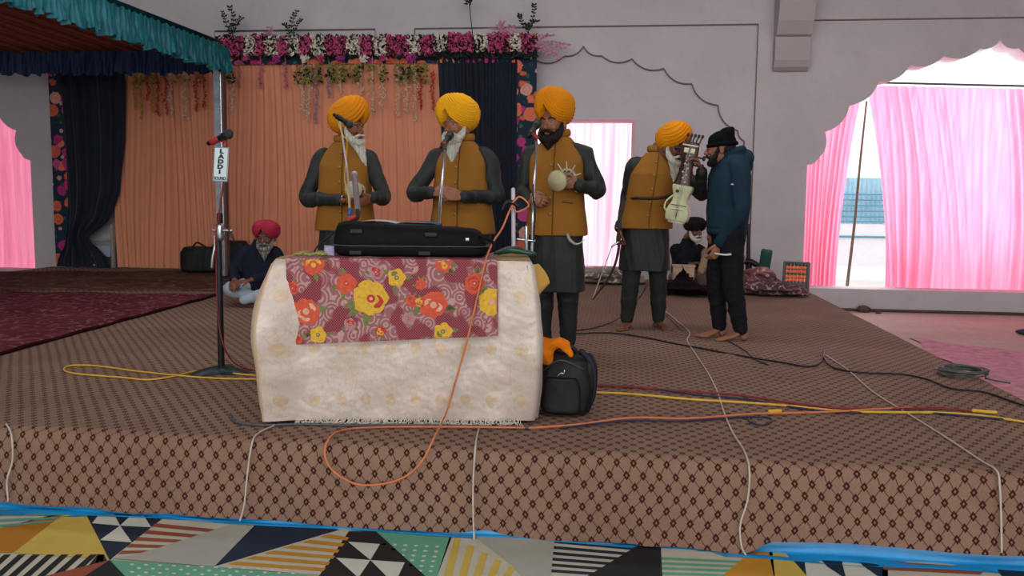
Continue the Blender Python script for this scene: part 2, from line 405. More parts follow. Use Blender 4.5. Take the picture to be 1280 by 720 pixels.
def hemz(x):
    h = .018*math.sin(x*3.1)+.012*math.sin(x*7.3+1)
    base = np.interp(x, [-8, -2.9, -2.3, -1.9, -1.55, -.2, .1, .5, .62, 2.2], [.05, .045, .03, .0, -.03, -.035, -.03, -.045, .10, .12])
    return -.333+base*.35+h*.25
def top_wr(x, y):
    w = .004*math.sin(x*5+math.sin(y*2.2))+.003*math.sin(y*7+x*2)
    c = .012*math.exp(-((x-(-.02+.12*math.sin(y*1.7)))/.03)**2)*(1 if y < 6 else .5)      # crease
    c2 = .012*math.exp(-((x-(1.05-.3*(y-5)))/.035)**2)*(1 if 5.2 < y < 7.2 else 0)
    return w*.6+.007+c+c2
rt = root('stage', (-2.9, 7.5, -.36), 'low stage covered in brown diamond-patterned carpet', 'stage')
mk('platform', box(-7.95, SX1-.03, SY0+.04, YW-.25, -.36, -.02), M('platform_wood', '4a3a2e', .9, .2), rt, smooth=False)
xs = np.linspace(-8.0, SX1, 300); R_ = .035
path = [(YW-.22-(YW-.22-4.2)*t, 0) for t in np.linspace(0, 1, 110)]
path += [(4.2-(4.2-SY0-R_)*t, 0) for t in np.linspace(0.1, 1, 14)]
path += [(SY0+R_-R_*math.sin(a), -R_+R_*math.cos(a)) for a in np.linspace(.25, PI/2, 6)]
nface = 22; V, UV = [], []
sl = 0; prev = None
for j, (y, z) in enumerate(path):
    if prev: sl += math.hypot(y-prev[0], z-prev[1])
    prev = (y, z)
    for x in xs: V.append((x, y, z+top_wr(x, y)*(1 if z == 0 else .4))); UV.append((x, sl))
for j in range(1, nface+1):
    t = j/nface
    for x in xs:
        zz = -R_+(hemz(x)+R_)*t; fold = .011*math.sin(x*11+2*math.sin(x*3))*t+.02*t*math.sin(x*2.1)*.5+.012*t*math.exp(-((x+.12)/.12)**2)+(.03*t*t if .1 < x < .56 else .012*t)
        V.append((x, SY0-.004-fold-.012*t, zz)); UV.append((x+.006*math.sin(zz*20+x*3), sl+(-R_-zz)))
nx = len(xs); ny = len(path)+nface
mk('carpet', (np.array(V), [(j*nx+i, j*nx+i+1, (j+1)*nx+i+1, (j+1)*nx+i) for j in range(ny-1) for i in range(nx-1)]), CARPET, rt, uv=UV)
V = []; UV = []
for j, y in enumerate(np.linspace(SY0+.03, YW-.22, 90)):
    for t in (0, .08, .4, .8, 1.): V.append((SX1+.012*t+.004*math.sin(y*9)*t, y, .006-.34*t)); UV.append((SX1+.34*t, y))
mk('side_carpet', (np.array(V), [(j*5+i, j*5+i+1, (j+1)*5+i+1, (j+1)*5+i) for j in range(89) for i in range(4)]), CARPET, rt, uv=UV)

# ---------------- blue ground sheet and printed floor sheet in front of the stage
BLS = M('blue_tarp', '1f8fd0', .4, .5, var=.12, nscale=6, bump=.3, bscale=8, bdist=.02)
def bfn(u, v):
    wd = (.085 if u > .58 else .04 if u > .15 else .10+.04*math.sin(u*30))
    if v < .35: t = v/.35; return (-3.3+6.4*u, SY0+.022-.035*t, -.24-.108*t)
    t = (v-.35)/.65; return (-3.3+6.4*u, SY0-.013-wd*t-.008*math.sin(u*50)*t, -.348+.004*math.sin(u*60)*math.sin(t*6))
tag(mk('blue_groundsheet', grid(bfn, 120, 12), BLS), 'bright blue plastic groundsheet strip along the stage foot', 'groundsheet')
SH = {k: M('print_'+k, c, .6, .3, var=.06, nscale=8, bump=.12, bscale=20, bdist=.01) for k, c in dict(cream='b9b8a8', grey='a2a49c', navy='14283c', black='1b1f22', teal='5f9a8e', mint='5fa386', gold='b8862a', yellow='c2ab50', rust='8c4a36', orange='a8721f', white='c4c9bf').items()}
keys = list(SH); polys = []
def pg(c, *pts, z=0): polys.append((c, [G(x, y, -.351+.0006*z) for x, y in pts]))
def stripes(c, A, B, C, D, n, ph=0, z=2):
    """n stripes between edge A-B and edge D-C (quad A,B,C,D), running A->B direction"""
    A, B, C, D = [np.array(q, float) for q in (A, B, C, D)]
    for i in range(n):
        t0, t1 = (i+.0+ph)/n, (i+.5+ph)/n
        if t1 > 1: break
        pg(c, A+(D-A)*t0, B+(C-B)*t0, B+(C-B)*t1, A+(D-A)*t1, z=z)
pg('cream', (-10, 628), (90, 640), (0, 660), (-60, 672)); stripes('teal', (-10, 632), (95, 637), (60, 655), (-50, 668), 4)
pg('orange', (88, 638), (-60, 675), (-90, 692), (17, 691)); pg('yellow', (85, 638), (106, 638), (136, 699), (17, 691), z=1)
pg('navy', (105, 638), (206, 646), (137, 700), z=1)
for tr in ([(124, 643), (143, 643), (150, 657), (115, 654)], [(150, 657), (165, 643), (180, 645), (189, 659)], [(150, 657), (165, 678), (125, 675)]): pg('white', *tr, z=3)
pg('cream', (203, 645), (290, 655), (175, 692), (140, 698)); stripes('rust', (198, 651), (284, 660), (172, 692), (146, 694), 5, .35)
pg('grey', (290, 655), (322, 655), (268, 708), (140, 698), (175, 692), z=3)
pg('navy', (320, 655), (425, 662), (268, 708), z=3)
pg('cream', (-80, 690), (132, 699), (60, 722), (-80, 722))
for i in range(-6, 10): x = i*18; pg('black', (x-28, 722), (x-18, 722), (x+14 if x+14 < 130 else 130, 693), (x+5 if x+5 < 122 else 122, 693), z=2)
pg('rust', (137, 700), (100, 724), (40, 724), z=4); pg('black', (137, 700), (160, 724), (100, 724), z=4)
pg('mint', (138, 700), (268, 708), (395, 720), (395, 760), (170, 760), (150, 724), z=1)
def dots(x0, y0, x1, y1, nx, ny, sk=0, lim=None):
    for j in range(ny):
        for i in range(nx):
            x = x0+(x1-x0)*(i+.5*(j % 2))/nx+sk*j; y = y0+(y1-y0)*(j+.5)/ny+(i*.6)
            if lim and not lim(x, y): continue
            pg('white', *[(x+3*math.cos(a), y+1.3*math.sin(a)) for a in np.linspace(0, 2*PI, 6, endpoint=False)], z=3)
dots(165, 703, 375, 722, 12, 4)
pg('cream', (425, 660), (440, 662), (402, 719), (268, 708), (300, 699), z=2)
stripes('gold', (413, 667), (437, 671), (402, 717), (275, 708), 6, .1, z=4)
pg('black', (436, 664), (470, 664), (536, 724), (396, 724), z=3)
for tr in ([(435, 677), (475, 680), (463, 700)], [(420, 697), (463, 700), (448, 722)], [(463, 700), (506, 703), (497, 722), (485, 722)]): pg('white', *tr, z=5)
pg('mint', (466, 664), (566, 668), (545, 724), (530, 724), z=2)
dots(480, 677, 560, 716, 6, 6, 5, lambda x, y: x < 562-(y-676)*.4 and x > 470+(y-672)*1.2)
pg('cream', (563, 668), (600, 668), (660, 724), (545, 724), z=2)
for i in range(5): x = 566+i*17; y0 = 672+i*9; pg('yellow', (x+2, y0), (x+10, y0+2), (x-2+i*1.0, 724), (x-12+i*1.0, 724), z=4)
pg('grey', (590, 668), (694, 668), (688, 724), (655, 724), (640, 706), z=5)
pg('cream', (690, 668), (830, 682), (735, 724), (686, 724), z=2); stripes('navy', (690, 674), (800, 684), (735, 721), (687, 718), 6, .1, z=4)
pg('black', (800, 680), (826, 682), (828, 724), (728, 724), z=6)
pg('cream', (825, 682), (960, 690), (905, 724), (828, 724), z=2); stripes('mint', (827, 695), (932, 700), (905, 722), (828, 720), 4, .2, z=4)
pg('gold', (945, 684), (965, 684), (969, 724), (898, 724), z=5)
pg('yellow', (960, 684), (976, 686), (992, 701), (1012, 724), (968, 724), z=5)
pg('white', (975, 684), (1110, 690), (1110, 724), (1010, 724), z=1)
pg('navy', (973, 686), (1006, 690), (1006, 704), (1008, 719), (990, 706), z=3); pg('navy', (1018, 690), (1053, 692), (1053, 705), (1058, 724), (1034, 708), z=3); pg('navy', (1063, 692), (1103, 694), (1103, 724), (1080, 708), z=3)
pg('rust', (1103, 701), (1236, 710), (1225, 718), (1104, 712), z=4); pg('cream', (1103, 696), (1340, 712), (1340, 740), (1103, 724), z=1)
pg('navy', (1246, 711), (1340, 713), (1340, 735), (1255, 724), z=4)
vs, fs, fm = [], [], []
x0, x1, y0, y1 = -4.5, 3.6, 1.4, SY0-.005
vs += [(x0, y0, -.3525), (x1, y0, -.3525), (x1, y1, -.3525), (x0, y1, -.3525)]; fs.append((0, 1, 2, 3)); fm.append(keys.index('cream'))
def cut(p):                                     # keep the print in front of the stage
    out = []; ym = SY0-.004
    for i in range(len(p)):
        a, b = p[i-1], p[i]
        if (a[1] > ym) != (b[1] > ym): out.append(a+(b-a)*((ym-a[1])/(b[1]-a[1])))
        if b[1] <= ym: out.append(b)
    return out
for c, p in polys:
    p = cut(p)
    if len(p) < 3: continue
    k = len(vs); vs += [tuple(q) for q in p]; fs.append(tuple(range(k, k+len(p)))); fm.append(keys.index(c))
# the print repeats towards the hall
rs = random.Random(4)
for j in range(3):
    for i in range(16):
        X = -4.4+i*.5; Y = 1.45+j*.42; c = rs.choice(['navy', 'mint', 'gold', 'yellow', 'rust', 'grey', 'black']); tri = [(X, Y), (X+.5, Y), (X+(.5 if i % 2 else 0), Y+.4)]
        k = len(vs); vs += [(a, b, -.3515) for a, b in tri]; fs.append((k, k+1, k+2)); fm.append(keys.index(c))
tag(mk('patterned_floor_sheet', (np.array(vs), fs), None, smooth=False, mats=[SH[k] for k in keys], fm=fm), 'geometric patchwork print floor sheet in front of the stage', 'floor sheet')

# ---------------- rugs at the left of the stage
def rug_mat(name, ca, cb, cc, sc):
    s = N(name, .97, .05); v = s.coord('Object')
    nd = s.t.nodes.new('ShaderNodeTexVoronoi'); nd.feature = 'DISTANCE_TO_EDGE'; s.t.links.new(v, nd.inputs['Vector']); nd.inputs['Scale'].default_value = sc
    n1 = s.noise(v, sc*1.3, 3.); n2 = s.noise(v, 160., 2.); big = s.noise(v, 1.4, 2.)
    m = s.math('MULTIPLY', s.math('LESS_THAN', nd.outputs[0], .09), s.map(n1, .45, .62)); base = s.mix(s.map(big, .45, .55), lin(ca), lin(cb))
    s.color(s.mix(s.math('MULTIPLY', m, .8), s.mix(s.map(n2, .3, .7, 0, .3), base, lin(cc)), lin(cc))); s.bump(s.math('ADD', n2, n1), .5, .012); return s.m
def rug(name, pts, mat, label, h=.018, n=60, edge=None):
    q = [G(*p) for p in pts]; e0 = cr([q[0], *q[1][None]], 1) if False else None
    A, B, C, D = q
    def fn(u, v):
        p = (A*(1-u)+B*u)*(1-v)+(D*(1-u)+C*u)*v; w = .02*math.sin(u*17+1)*(1-v)
        z = h+.006*math.sin(u*23+v*7)*math.sin(v*19+2); e = min(u, v, 1-u, 1-v)
        return (p[0], p[1]+w, .012+(z if e > .002 else .0))
    o = mk(name, grid(fn, n, n), mat); tag(o, label, 'rug'); return o
RUG1 = rug_mat('rug_maroon', '4e0f1b', '5e1e29', '93656b', 9.)
RUG2 = rug_mat('rug_brown', '5f4338', '4c2e27', '7d6558', 5.)
rug('maroon_rug', [(-60, 462), (278, 369), (268, 372), (-120, 364)], RUG1, 'maroon patterned rug lying on the stage at the left')
rug('brown_rug', [(-120, 362.5), (420, 366), (380, 340), (-60, 341)], RUG2, 'dusty brown rug behind the maroon rug, before the peach backdrop', h=.012)
_A, _B = G(-60, 462), G(278, 369); _rg = bpy.data.objects['maroon_rug']
mk('rug_hem', tube([(_A+(_B-_A)*u)+np.array([0, .02*math.sin(u*17+1)-.005, .020+.004*math.sin(u*41)]) for u in np.linspace(0, 1, 60)], .013, n=8, sub=2), M('hem_shadow_maroon', '2e0b12', .9, .1, var=.3), _rg)  # dark rolled hem whose tone also stands for the shadow along the edge
# floor cloth at right
PK = M('pink_cloth', 'bf8a98', .9, .1, var=.25, nscale=9, bump=.4, bscale=12, bdist=.02)
q = [G(1135, 421, -.345), G(1330, 446, -.345), G(1400, 520, -.345), G(1260, 500, -.345)]
def fn(u, v):
    p = (q[0]*(1-u)+q[1]*u)*(1-v)+(q[3]*(1-u)+q[2]*u)*v
    return (max(p[0]+.04*math.sin(v*15), SX1+.03), p[1]+.05*math.sin(u*13), -.352+.006*math.sin(u*31+v*9)*math.sin(v*23))
tag(mk('pink_floor_cloth', grid(fn, 50, 50), PK), 'crumpled pink cloth spread on the hall floor beside the stage', 'cloth')

# ================================================================== FLORAL BACKDROP
YB = 11.5
def floral_mat(name, bg, scale=7., uvm=True):
    s = N(name, .85, .2); u, v = s.uv()
    cb = s.t.nodes.new('ShaderNodeCombineXYZ'); s.t.links.new(u, cb.inputs[0]); s.t.links.new(v, cb.inputs[1])
    def layer(base, sc, r, cols, seed):
        mp = s.t.nodes.new('ShaderNodeMapping'); s.t.links.new(cb.outputs[0], mp.inputs[0]); mp.inputs['Location'].default_value = (seed, seed*1.7, 0)
        vo = s.t.nodes.new('ShaderNodeTexVoronoi'); vo.inputs['Scale'].default_value = sc; vo.inputs['Randomness'].default_value = .75; s.t.links.new(mp.outputs[0], vo.inputs['Vector'])
        sep = s.t.nodes.new('ShaderNodeSeparateColor'); s.t.links.new(vo.outputs['Color'], sep.inputs[0])
        ramp = s.t.nodes.new('ShaderNodeValToRGB'); ramp.color_ramp.interpolation = 'CONSTANT'
        while len(ramp.color_ramp.elements) < len(cols): ramp.color_ramp.elements.new(.5)
        for i, c in enumerate(cols): ramp.color_ramp.elements[i].position = i/len(cols); ramp.color_ramp.elements[i].color = lin(c)
        s.t.links.new(sep.outputs[0], ramp.inputs[0])
        d = s.math('ADD', vo.outputs['Distance'], s.math('MULTIPLY', s.math('SUBTRACT', s.noise(mp.outputs[0], sc*3, 2.), .5), .22))
        ring = s.map(s.math('FRACT', s.math('MULTIPLY', d, 7.)), 0, 1, .65, 1.)
        cc = s.mix(s.math('SUBTRACT', 1., ring), ramp.outputs[0], lin('3a1020'))
        return s.mix(s.math('LESS_THAN', d, r), base, cc)
    c = layer(lin(bg), scale*2.1, .30, ['2f5a4a', '3d6a52', 'c9a3a0', '24485a'], 3.1)
    c = layer(c, scale, .47, ['c03a82', 'd9684a', 'c9508c', 'dba090', 'b8317a', 'e07a5a'], 0.)
    s.color(c); return s.m
FLORAL = floral_mat('floral_fabric', '1f2f40', 5.2)
VELVET = M('navy_velvet', '0b1526', .7, .25, var=.35, nscale=5, sheen=.12)
PEACH = M('peach_curtain', 'cf8a6c', .8, .2, var=.06, nscale=3, bump=.1, bscale=300)
def XB(px, py, Y=YB): q = P(px, py, Y); return q[0], q[2]
fr = root('backdrop_frame', (XB(480, 60)[0], YB, 0.), 'tall backdrop frame dressed in dark floral fabric strips', 'backdrop')
def fab(name, x0, x1, z0, z1, y):
    fn = lambda u, v: (x0+(x1-x0)*u, y-.01-.006*math.sin(v*9+u*6), z0+(z1-z0)*v)
    vf = grid(fn, 8, 40); mk(name, vf, FLORAL, fr, uv=[(p[0], p[2]) for p in vf[0]])
xL0, xL1 = XB(67, 200)[0], XB(88, 200)[0]; xR0, xR1 = XB(646, 200)[0], XB(670, 200)[0]; zT0, zT1 = XB(480, 80)[1], XB(480, 47)[1]
fab('floral_strip', xL0, xL1, .02, zT1, YB-.03); fab('floral_strip', xR0, xR1, .02, zT1, YB-.03); fab('floral_header', xL0, xR1, zT0, zT1, YB-.035)
for x in (xL0+.05, xR1-.05, XB(145, 300)[0]): mk('post', box(x-.025, x+.025, YB+.02, YB+.07, 0.012, zT1), M('steel', '8a8a88', .4, .5, .6), fr, smooth=False)
mk('top_rail', box(xL0, xR1, YB+.02, YB+.07, zT1-.06, zT1), M('steel', '8a8a88'), fr, smooth=False)
xa, xb = XB(100, 200)[0], XB(549, 200)[0]
drape('peach_curtain', PEACH, (XB(146, 320)[0], 2.9, xb+.35, 2.9), (XB(146, 320)[0], .02, xb+.35, .02), YB+.0, 46, .015, 'pleated peach curtain hanging behind the flute players', nu=700, nv=24, seed=3)
bpy.data.objects['peach_curtain']['label'] = 'long pleated peach backdrop curtain'
drape('navy_drape', VELVET, (XB(548, 70)[0], XB(548, 67)[1], XB(647, 70)[0], XB(640, 66)[1]), (XB(562, 200)[0], .02, XB(647, 200)[0], .02), YB-.045, 9, .03, 'straight navy velvet drape at the right of the peach curtain', nu=120, seed=6)
# left drape, swept aside and tied low
def sweep(u, v):
    z = .02+2.9*v; xl = XB(86, 200)[0]
    pr = [(0, .25, 1.0), (.04, .22, .95), (.12, .24, .62), (.17, .30, .55), (.25, .42, .96), (.38, .0, 1.26), (.6, 0, 1.42), (.85, 0, 1.50), (1, 0, 1.52)]
    r = np.interp(v, [p[0] for p in pr], [p[2] for p in pr]); l = np.interp(v, [0, .04, .10, .17, .22, 1], [-.2, -.17, -.05, .02, .0, 0])
    w = r*.62; x = xl+l*.9+(w-l)*u
    sag = .13*math.sin(min(1, max(0, (v-.1)/.35))*PI)*(u**2) if v < .45 else 0
    d = math.sin(u*30+v*5)*.022+math.sin(u*13+3*v)*.03
    return (x, YB-.10+d-.05*math.exp(-((v-.16)/.08)**2), z-sag*.8)
o = mk('navy_drape', grid(sweep, 90, 60), VELVET); tag(o, 'navy velvet drape tied back at the left of the peach curtain', 'curtain')

# artificial flower work along the header
PINKF = M('petal_pink', 'c0527e', .7, .2, var=.3, nscale=30); WHF = M('petal_white', 'd8d2c4', .7, .2, var=.1); LEAFD = M('leaf_dark', '1d2a20', .7, .3, var=.3); PALEP = M('petal_pale_pink', 'b9809a', .7, .2, var=.2)
GRN = M('leaf_olive', '7d8038', .7, .2, var=.3)
def petals(c, rx, ry, rz, n, sz, seed, mode='box'):
    rs = np.random.RandomState(seed); V, Fc = [], []
    for i in range(n):
        p = (rs.rand(3)*2-1)*np.array([rx, ry, rz]) if mode == 'box' else nrm(rs.randn(3))*rs.rand()**.4*np.array([rx, ry, rz])
        a, b = nrm(rs.randn(3)), nrm(rs.randn(3)); b = nrm(np.cross(a, b)); s_ = sz*(.6+.7*rs.rand()); q = np.array(c)+p; nn = np.cross(a, b)*s_*.25
        k = len(V); V += [q-a*s_, q-a*s_*.1+b*s_*.55+nn, q+a*s_, q-a*s_*.1-b*s_*.55+nn, q-nn]; Fc += [(k, k+1, k+4), (k+1, k+2, k+4), (k+2, k+3, k+4), (k+3, k, k+4)]
    return np.array(V), Fc
wreath = root('flower_garland', (XB(480, 60)[0], YB-.12, XB(480, 62)[1]), 'long artificial garland of pink and white flowers over the backdrop header', 'garland')
pat = [(288, 'p'), (302, 'p'), (318, 'w'), (330, 'p'), (345, 'w'), (358, 'p'), (372, 'w'), (386, 'p'), (402, 'w'), (418, 'p'), (430, 'p'), (446, 'w'), (460, 'p'), (478, 'w'), (494, 'p'), (506, 'p'), (520, 'w'), (536, 'p'), (553, 'w'), (570, 'p'), (586, 'p'), (604, 'w'), (618, 'p'), (632, 'p'), (645, 'w'), (660, 'p')]
for i, (px, k) in enumerate(pat):
    x, z = XB(px, 59 if px < 540 else 55); y = YB-.13
    o = mk('pink_flower_cluster' if k == 'p' else 'white_flower_cluster', petals((x, y, z), .085, .05, .12, 95, .032, i), PINKF if k == 'p' else WHF, wreath, smooth=False)
mk('leaf_spray', join([petals((XB(px, 60)[0], YB-.10, XB(px, 60)[1]), .11, .045, .15, 90, .034, 100+px) for px in range(285, 670, 14)]), LEAFD, wreath, smooth=False)['kind'] = 'stuff'
for i, px in enumerate((312, 350, 385, 405, 430, 459, 482, 517)):
    x, z = XB(px, 75); mk('rose', join([petals((x, YB-.14, z), .05, .03, .05, 26, .04, 300+i, 'ball')]), [PINKF, M('rose_magenta', 'b0408e', .7, .2), WHF][i % 3], wreath, smooth=False)
def sprig(px0, py0, tips, mat, label, n=7, sz=.05, cat='twig', seed=0, y=YB-.12, group=None):
    rs = np.random.RandomState(seed); parts = []; o0 = P(px0, py0, y)
    for tx, ty in tips:
        t = P(tx, ty, y-.05+.1*rs.rand()); mid = (o0+t)/2+np.array([.04*rs.randn(), .02, .05]); c = cr([o0, mid, t], 8); parts.append(tube(c, .004, n=5, smooth=False))
        for i in range(3, len(c), 2):
            for sgn in (-1, 1):
                d = nrm(c[i]-c[i-1])*.6+np.array([sgn*.8, .3*rs.randn(), .1*rs.randn()]); d = nrm(d)*sz*(.7+.5*rs.rand()); w = nrm(np.cross(d, [0, 1, 0]))*np.linalg.norm(d)*.28; p = c[i]
                parts.append((np.array([p, p+d*.5+w, p+d, p+d*.5-w, p+d*.5+np.array([0, -.008, 0])]), [(0, 1, 4), (1, 2, 4), (2, 3, 4), (3, 0, 4)]))
    o = mk('leafy_twig', parts, mat, smooth=False); tag(o, label, cat, group)
sprig(290, 48, [(278, 14), (287, 8), (303, 22), (296, 30)], LEAFD, 'dark leafy twig rising over the left end of the garland', seed=1)
sprig(362, 48, [(355, 30), (371, 13), (377, 24)], LEAFD, 'dark leafy twig standing above the garland behind the first drummer', seed=2)
sprig(660, 42, [(650, 18), (668, 5), (672, 26), (655, 30)], LEAFD, 'dark leafy twig at the right end of the garland', seed=3)
sprig(640, 50, [(612, 36), (628, 28), (640, 33), (622, 45)], PALEP, 'pale pink blossom twig leaning left at the garland corner', sz=.06, cat='blossom', seed=4)
sprig(668, 58, [(705, 60), (690, 44), (700, 72), (685, 68), (710, 56)], PALEP, 'pale pink blossom spray sticking out past the right corner', sz=.06, cat='blossom', seed=5)
sprig(335, 48, [(335, 34), (325, 44), (345, 44)], PALEP, 'short pink blossom tuft on top of the garland', sz=.04, cat='blossom', seed=6)
x, z = XB(592, 45); zt_ = P(586, -6, YB)[2]
tag(mk('dry_stem', join([tube([(x, YB-.08, z), (x-.03, YB-.08, (z+zt_)/2), (x-.06, YB-.08, zt_)], .006, n=6), petals((x-.055, YB-.08, P(588, 4, YB)[2]), .04, .02, .03, 12, .03, 77)]), LEAFD, smooth=False), 'thin bare stem rising above the navy drape', 'twig')
cols = dict(y=M('strand_yellow', 'a8862e', .7, .2, var=.3), r=M('strand_red', 'b23c30', .7, .2, var=.3), w=M('strand_white', 'cfb59c', .7, .2, var=.12), l=M('strand_lavender', '9a7f8e', .7, .2, var=.15), p=M('strand_pink', 'b86a80', .7, .2, var=.2))
strands = [(172, 92, 138, 'y'), (180, 92, 150, 'y'), (189, 92, 127, 'r'), (195, 92, 142, 'y'), (201, 92, 146, 'r'), (211, 92, 145, 'r'), (217, 92, 150, 'w'), (235, 92, 150, 'w'), (249, 92, 140, 'r'), (259, 92, 138, 'r'), (293, 82, 140, 'w'), (302, 80, 112, 'p'), (329, 80, 112, 'p'), (360, 80, 112, 'p'), (381, 82, 142, 'w'), (388, 82, 152, 'w'), (398, 84, 156, 'l'), (414, 84, 124, 'l'), (428, 84, 118, 'w'), (453, 84, 120, 'w'), (468, 84, 144, 'w'), (480, 84, 138, 'w'), (500, 86, 146, 'w'), (510, 86, 142, 'w'), (521, 84, 152, 'w'), (528, 96, 139, 'r'), (543, 90, 139, 'r')]
cn = dict(y='yellow', r='red', w='white', l='lavender', p='pink'); seen = {}
NEAR = {172: 'outermost at the left edge of the peach curtain', 180: 'longest yellow one near the left edge of the peach curtain', 189: 'short, between yellow strands at the left', 195: 'third yellow strand from the left', 201: 'second red strand from the left', 211: 'red, just left of the first white strand', 217: 'first white strand from the left', 235: 'thick white strand midway to the canopy pole', 249: 'red, second from the canopy pole', 259: 'red, closest left of the canopy pole', 293: 'white, just right of the canopy pole', 302: 'leftmost of three pink wisps', 329: 'middle one of three pink wisps', 360: 'rightmost of three pink wisps', 381: 'white, left of the first orange turban', 388: 'longer white one behind the first orange turban', 398: 'long lavender, above the first orange turban', 414: 'short lavender, above the first orange turban', 428: 'short white, above the first orange turban', 453: 'short white, right of the first orange turban', 468: 'thick white, between the two left turbans', 480: 'thin white, between the two left turbans', 500: 'white, left one of the last three white strands', 510: 'white, middle one of the last three white strands', 521: 'longest white, beside the thin red strand', 528: 'thin red, left of the navy drape', 543: 'red, touching the edge of the straight navy drape'}
for i, (px, y0, y1, c) in enumerate(strands):
    (x, z0), (_, z1) = XB(px, y0), XB(px, y1); rs = np.random.RandomState(500+i); parts = [tube([(x, YB-.10, z0+.12), (x+.01, YB-.10, z1)], .003, n=5, smooth=False)]; n = int((z0-z1)/.0085)
    for k in range(n):
        t = k/n; wd = .035*(1-.5*t)*(1.3 if c == 'w' else .9); q = petals((x+.012*math.sin(t*9+i)+rs.randn()*wd*.5, YB-.10+rs.randn()*.012, z0-(z0-z1)*t), .01, .01, .01, 2, .017, 900+i*100+k); parts.append(q)
    tag(mk('hanging_garland', join(parts), cols[c], smooth=False), 'hanging %s flower strand, %s' % (cn[c], NEAR[px]), 'flower strand', 'flower strands hanging over the backdrop')
gl = []
for i, px in enumerate((172, 186, 198, 212, 226, 240, 256, 292, 376, 384, 392, 401, 417, 424, 432, 444, 451, 467, 480, 500, 508, 516, 524, 533)): (x, z) = XB(px, 88 if px > 400 else 90); gl.append(petals((x, YB-.11, z-.05), .05, .02, .12, 30 if px > 270 else 14, .028, 1500+i))
o = mk('olive_leaf_fringe', join(gl), GRN, smooth=False); tag(o, 'olive leaves fringing the header above the hanging strands', 'leaves', kind='stuff')
gl = [petals((XB(px, 95)[0], YB-.125, XB(px, 95)[1]), .06, .02, .10, 9, .035, 1600+px) for px in (292, 378, 390, 406, 417, 435, 452, 482, 503, 512, 527)]
tag(mk('dark_leaf_fringe', join(gl), LEAFD, smooth=False), 'dark leaves scattered among the hanging strands', 'leaves', kind='stuff')

# low steel rack showing under the tied drape
rk = root('steel_rack', (XB(125, 320)[0], YB-.02, .012), 'low steel rack with a pale panel below the tied navy drape', 'rack')
ST = M('steel_pale', '9a9a98', .4, .5, .4)
xa0, xa1 = XB(104, 310)[0], XB(144, 310)[0]
for x in (xa0, xa1): mk('post', box(x-.018, x+.018, YB-.075, YB-.035, .012, .62), ST, rk, smooth=False)
for z in (.05, .40): mk('rail', box(xa0, xa1, YB-.065, YB-.045, z-.012, z+.012), ST, rk, smooth=False)
mk('panel', box(xa0+.03, xa1-.03, YB-.07, YB-.05, .17, .32), M('panel_blue', '8c9cab', .5, .4, var=.25, nscale=2), rk, smooth=False)

# ================================================================== CANOPY
YP = 10.5; cxr = P(283, 90, YP)[0]; zb, ztp = 2.53, 2.84
can = root('canopy', (cxr-.1, YP, 0.), 'brown-roofed canopy with teal and blue ruffled valance on a steel pole', 'canopy')
TEAL = M('teal_satin', '0f6a76', .5, .4, var=.3, nscale=7, bump=.2, bscale=20, bdist=.02, trans=.15); BLUE = M('blue_satin', '10294f', .55, .3, var=.25, nscale=6, bump=.2, bscale=20, bdist=.02)
def ruffle(p0, p1, nf, seed, n=500, zb_=zb, zt_=ztp, flare=.06):
    rs = np.random.RandomState(seed); ph = rs.rand(6)*6; d = nrm(np.array(p1)-np.array(p0)); side = np.array([d[1], -d[0]])
    def fn(u, v):
        uu = u+.006*math.sin(u*37+ph[4]); a = (.12+.88*(1-v))*flare
        w = sum(math.sin(uu*2*PI*nf*k+ph[i]+(1-v)*.8)*q for i, (k, q) in enumerate(((1, .6), (1.63, .4), (.37, .3)))); w = 1-2*abs(math.sin(w*1.6))
        bot = zb_+.018*math.sin(uu*nf*7+ph[1])+.01*math.sin(uu*nf*15)
        x = p0[0]+(p1[0]-p0[0])*u+side[0]*a*w; y = p0[1]+(p1[1]-p0[1])*u+side[1]*a*w
        return (x, y, bot+(zt_-bot)*v+(.012*math.sin(uu*nf*9)*v))
    return grid(fn, n, 10)
mk('side_ruffle', ruffle((cxr+.03, 4.6), (cxr+.03, YP+.03), 34, 1), TEAL, can)
mk('back_ruffle', ruffle((-15, YP), (cxr, YP), 44, 2, n=700, flare=.045), BLUE, can)
s = N('roof_lining', .9, .1); v = s.coord('Object'); sp = s.t.nodes.new('ShaderNodeSeparateXYZ'); s.t.links.new(v, sp.inputs[0])
w = s.math('SINE', s.math('MULTIPLY', s.math('ADD', sp.outputs[0], s.math('MULTIPLY', s.noise(v, 3.), .15)), 40.)); kk = s.noise(v, 30., 2.)
s.color(s.mix(s.map(w, -1, 1), lin('7b4a38'), lin('a06a54'))); s.bump(w, .6, .03); LIN = s.m
mk('roof_lining', grid(lambda u, v: (-15+(15+cxr)*u, 4.6+(YP-4.6)*v, ztp-.03+.35*math.sin(PI*min(1, v))*min(1, 2.2*(1-u))*.6+.02*math.sin(u*170)*.6), 260, 30), LIN, can)
mk('roof_top', grid(lambda u, v: (-15+(15+cxr)*u, 4.6+(YP-4.6)*v, ztp+.06+.35*math.sin(PI*min(1, v))*min(1, 2.2*(1-u))*.6), 40, 30), TEAL, can)
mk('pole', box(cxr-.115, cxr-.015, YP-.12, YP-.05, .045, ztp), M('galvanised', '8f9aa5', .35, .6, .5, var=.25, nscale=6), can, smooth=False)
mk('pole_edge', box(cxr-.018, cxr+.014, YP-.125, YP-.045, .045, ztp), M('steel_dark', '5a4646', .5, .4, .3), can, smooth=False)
mk('pole_highlight_strip', tube([(cxr-.02, YP-.13, .045), (cxr-.02, YP-.13, ztp)], .012, n=8, smooth=False), M('steel_highlight', 'c8ccd0', .25, .6, .8), can)  # bright strip painting the pole's highlight, not a separate part

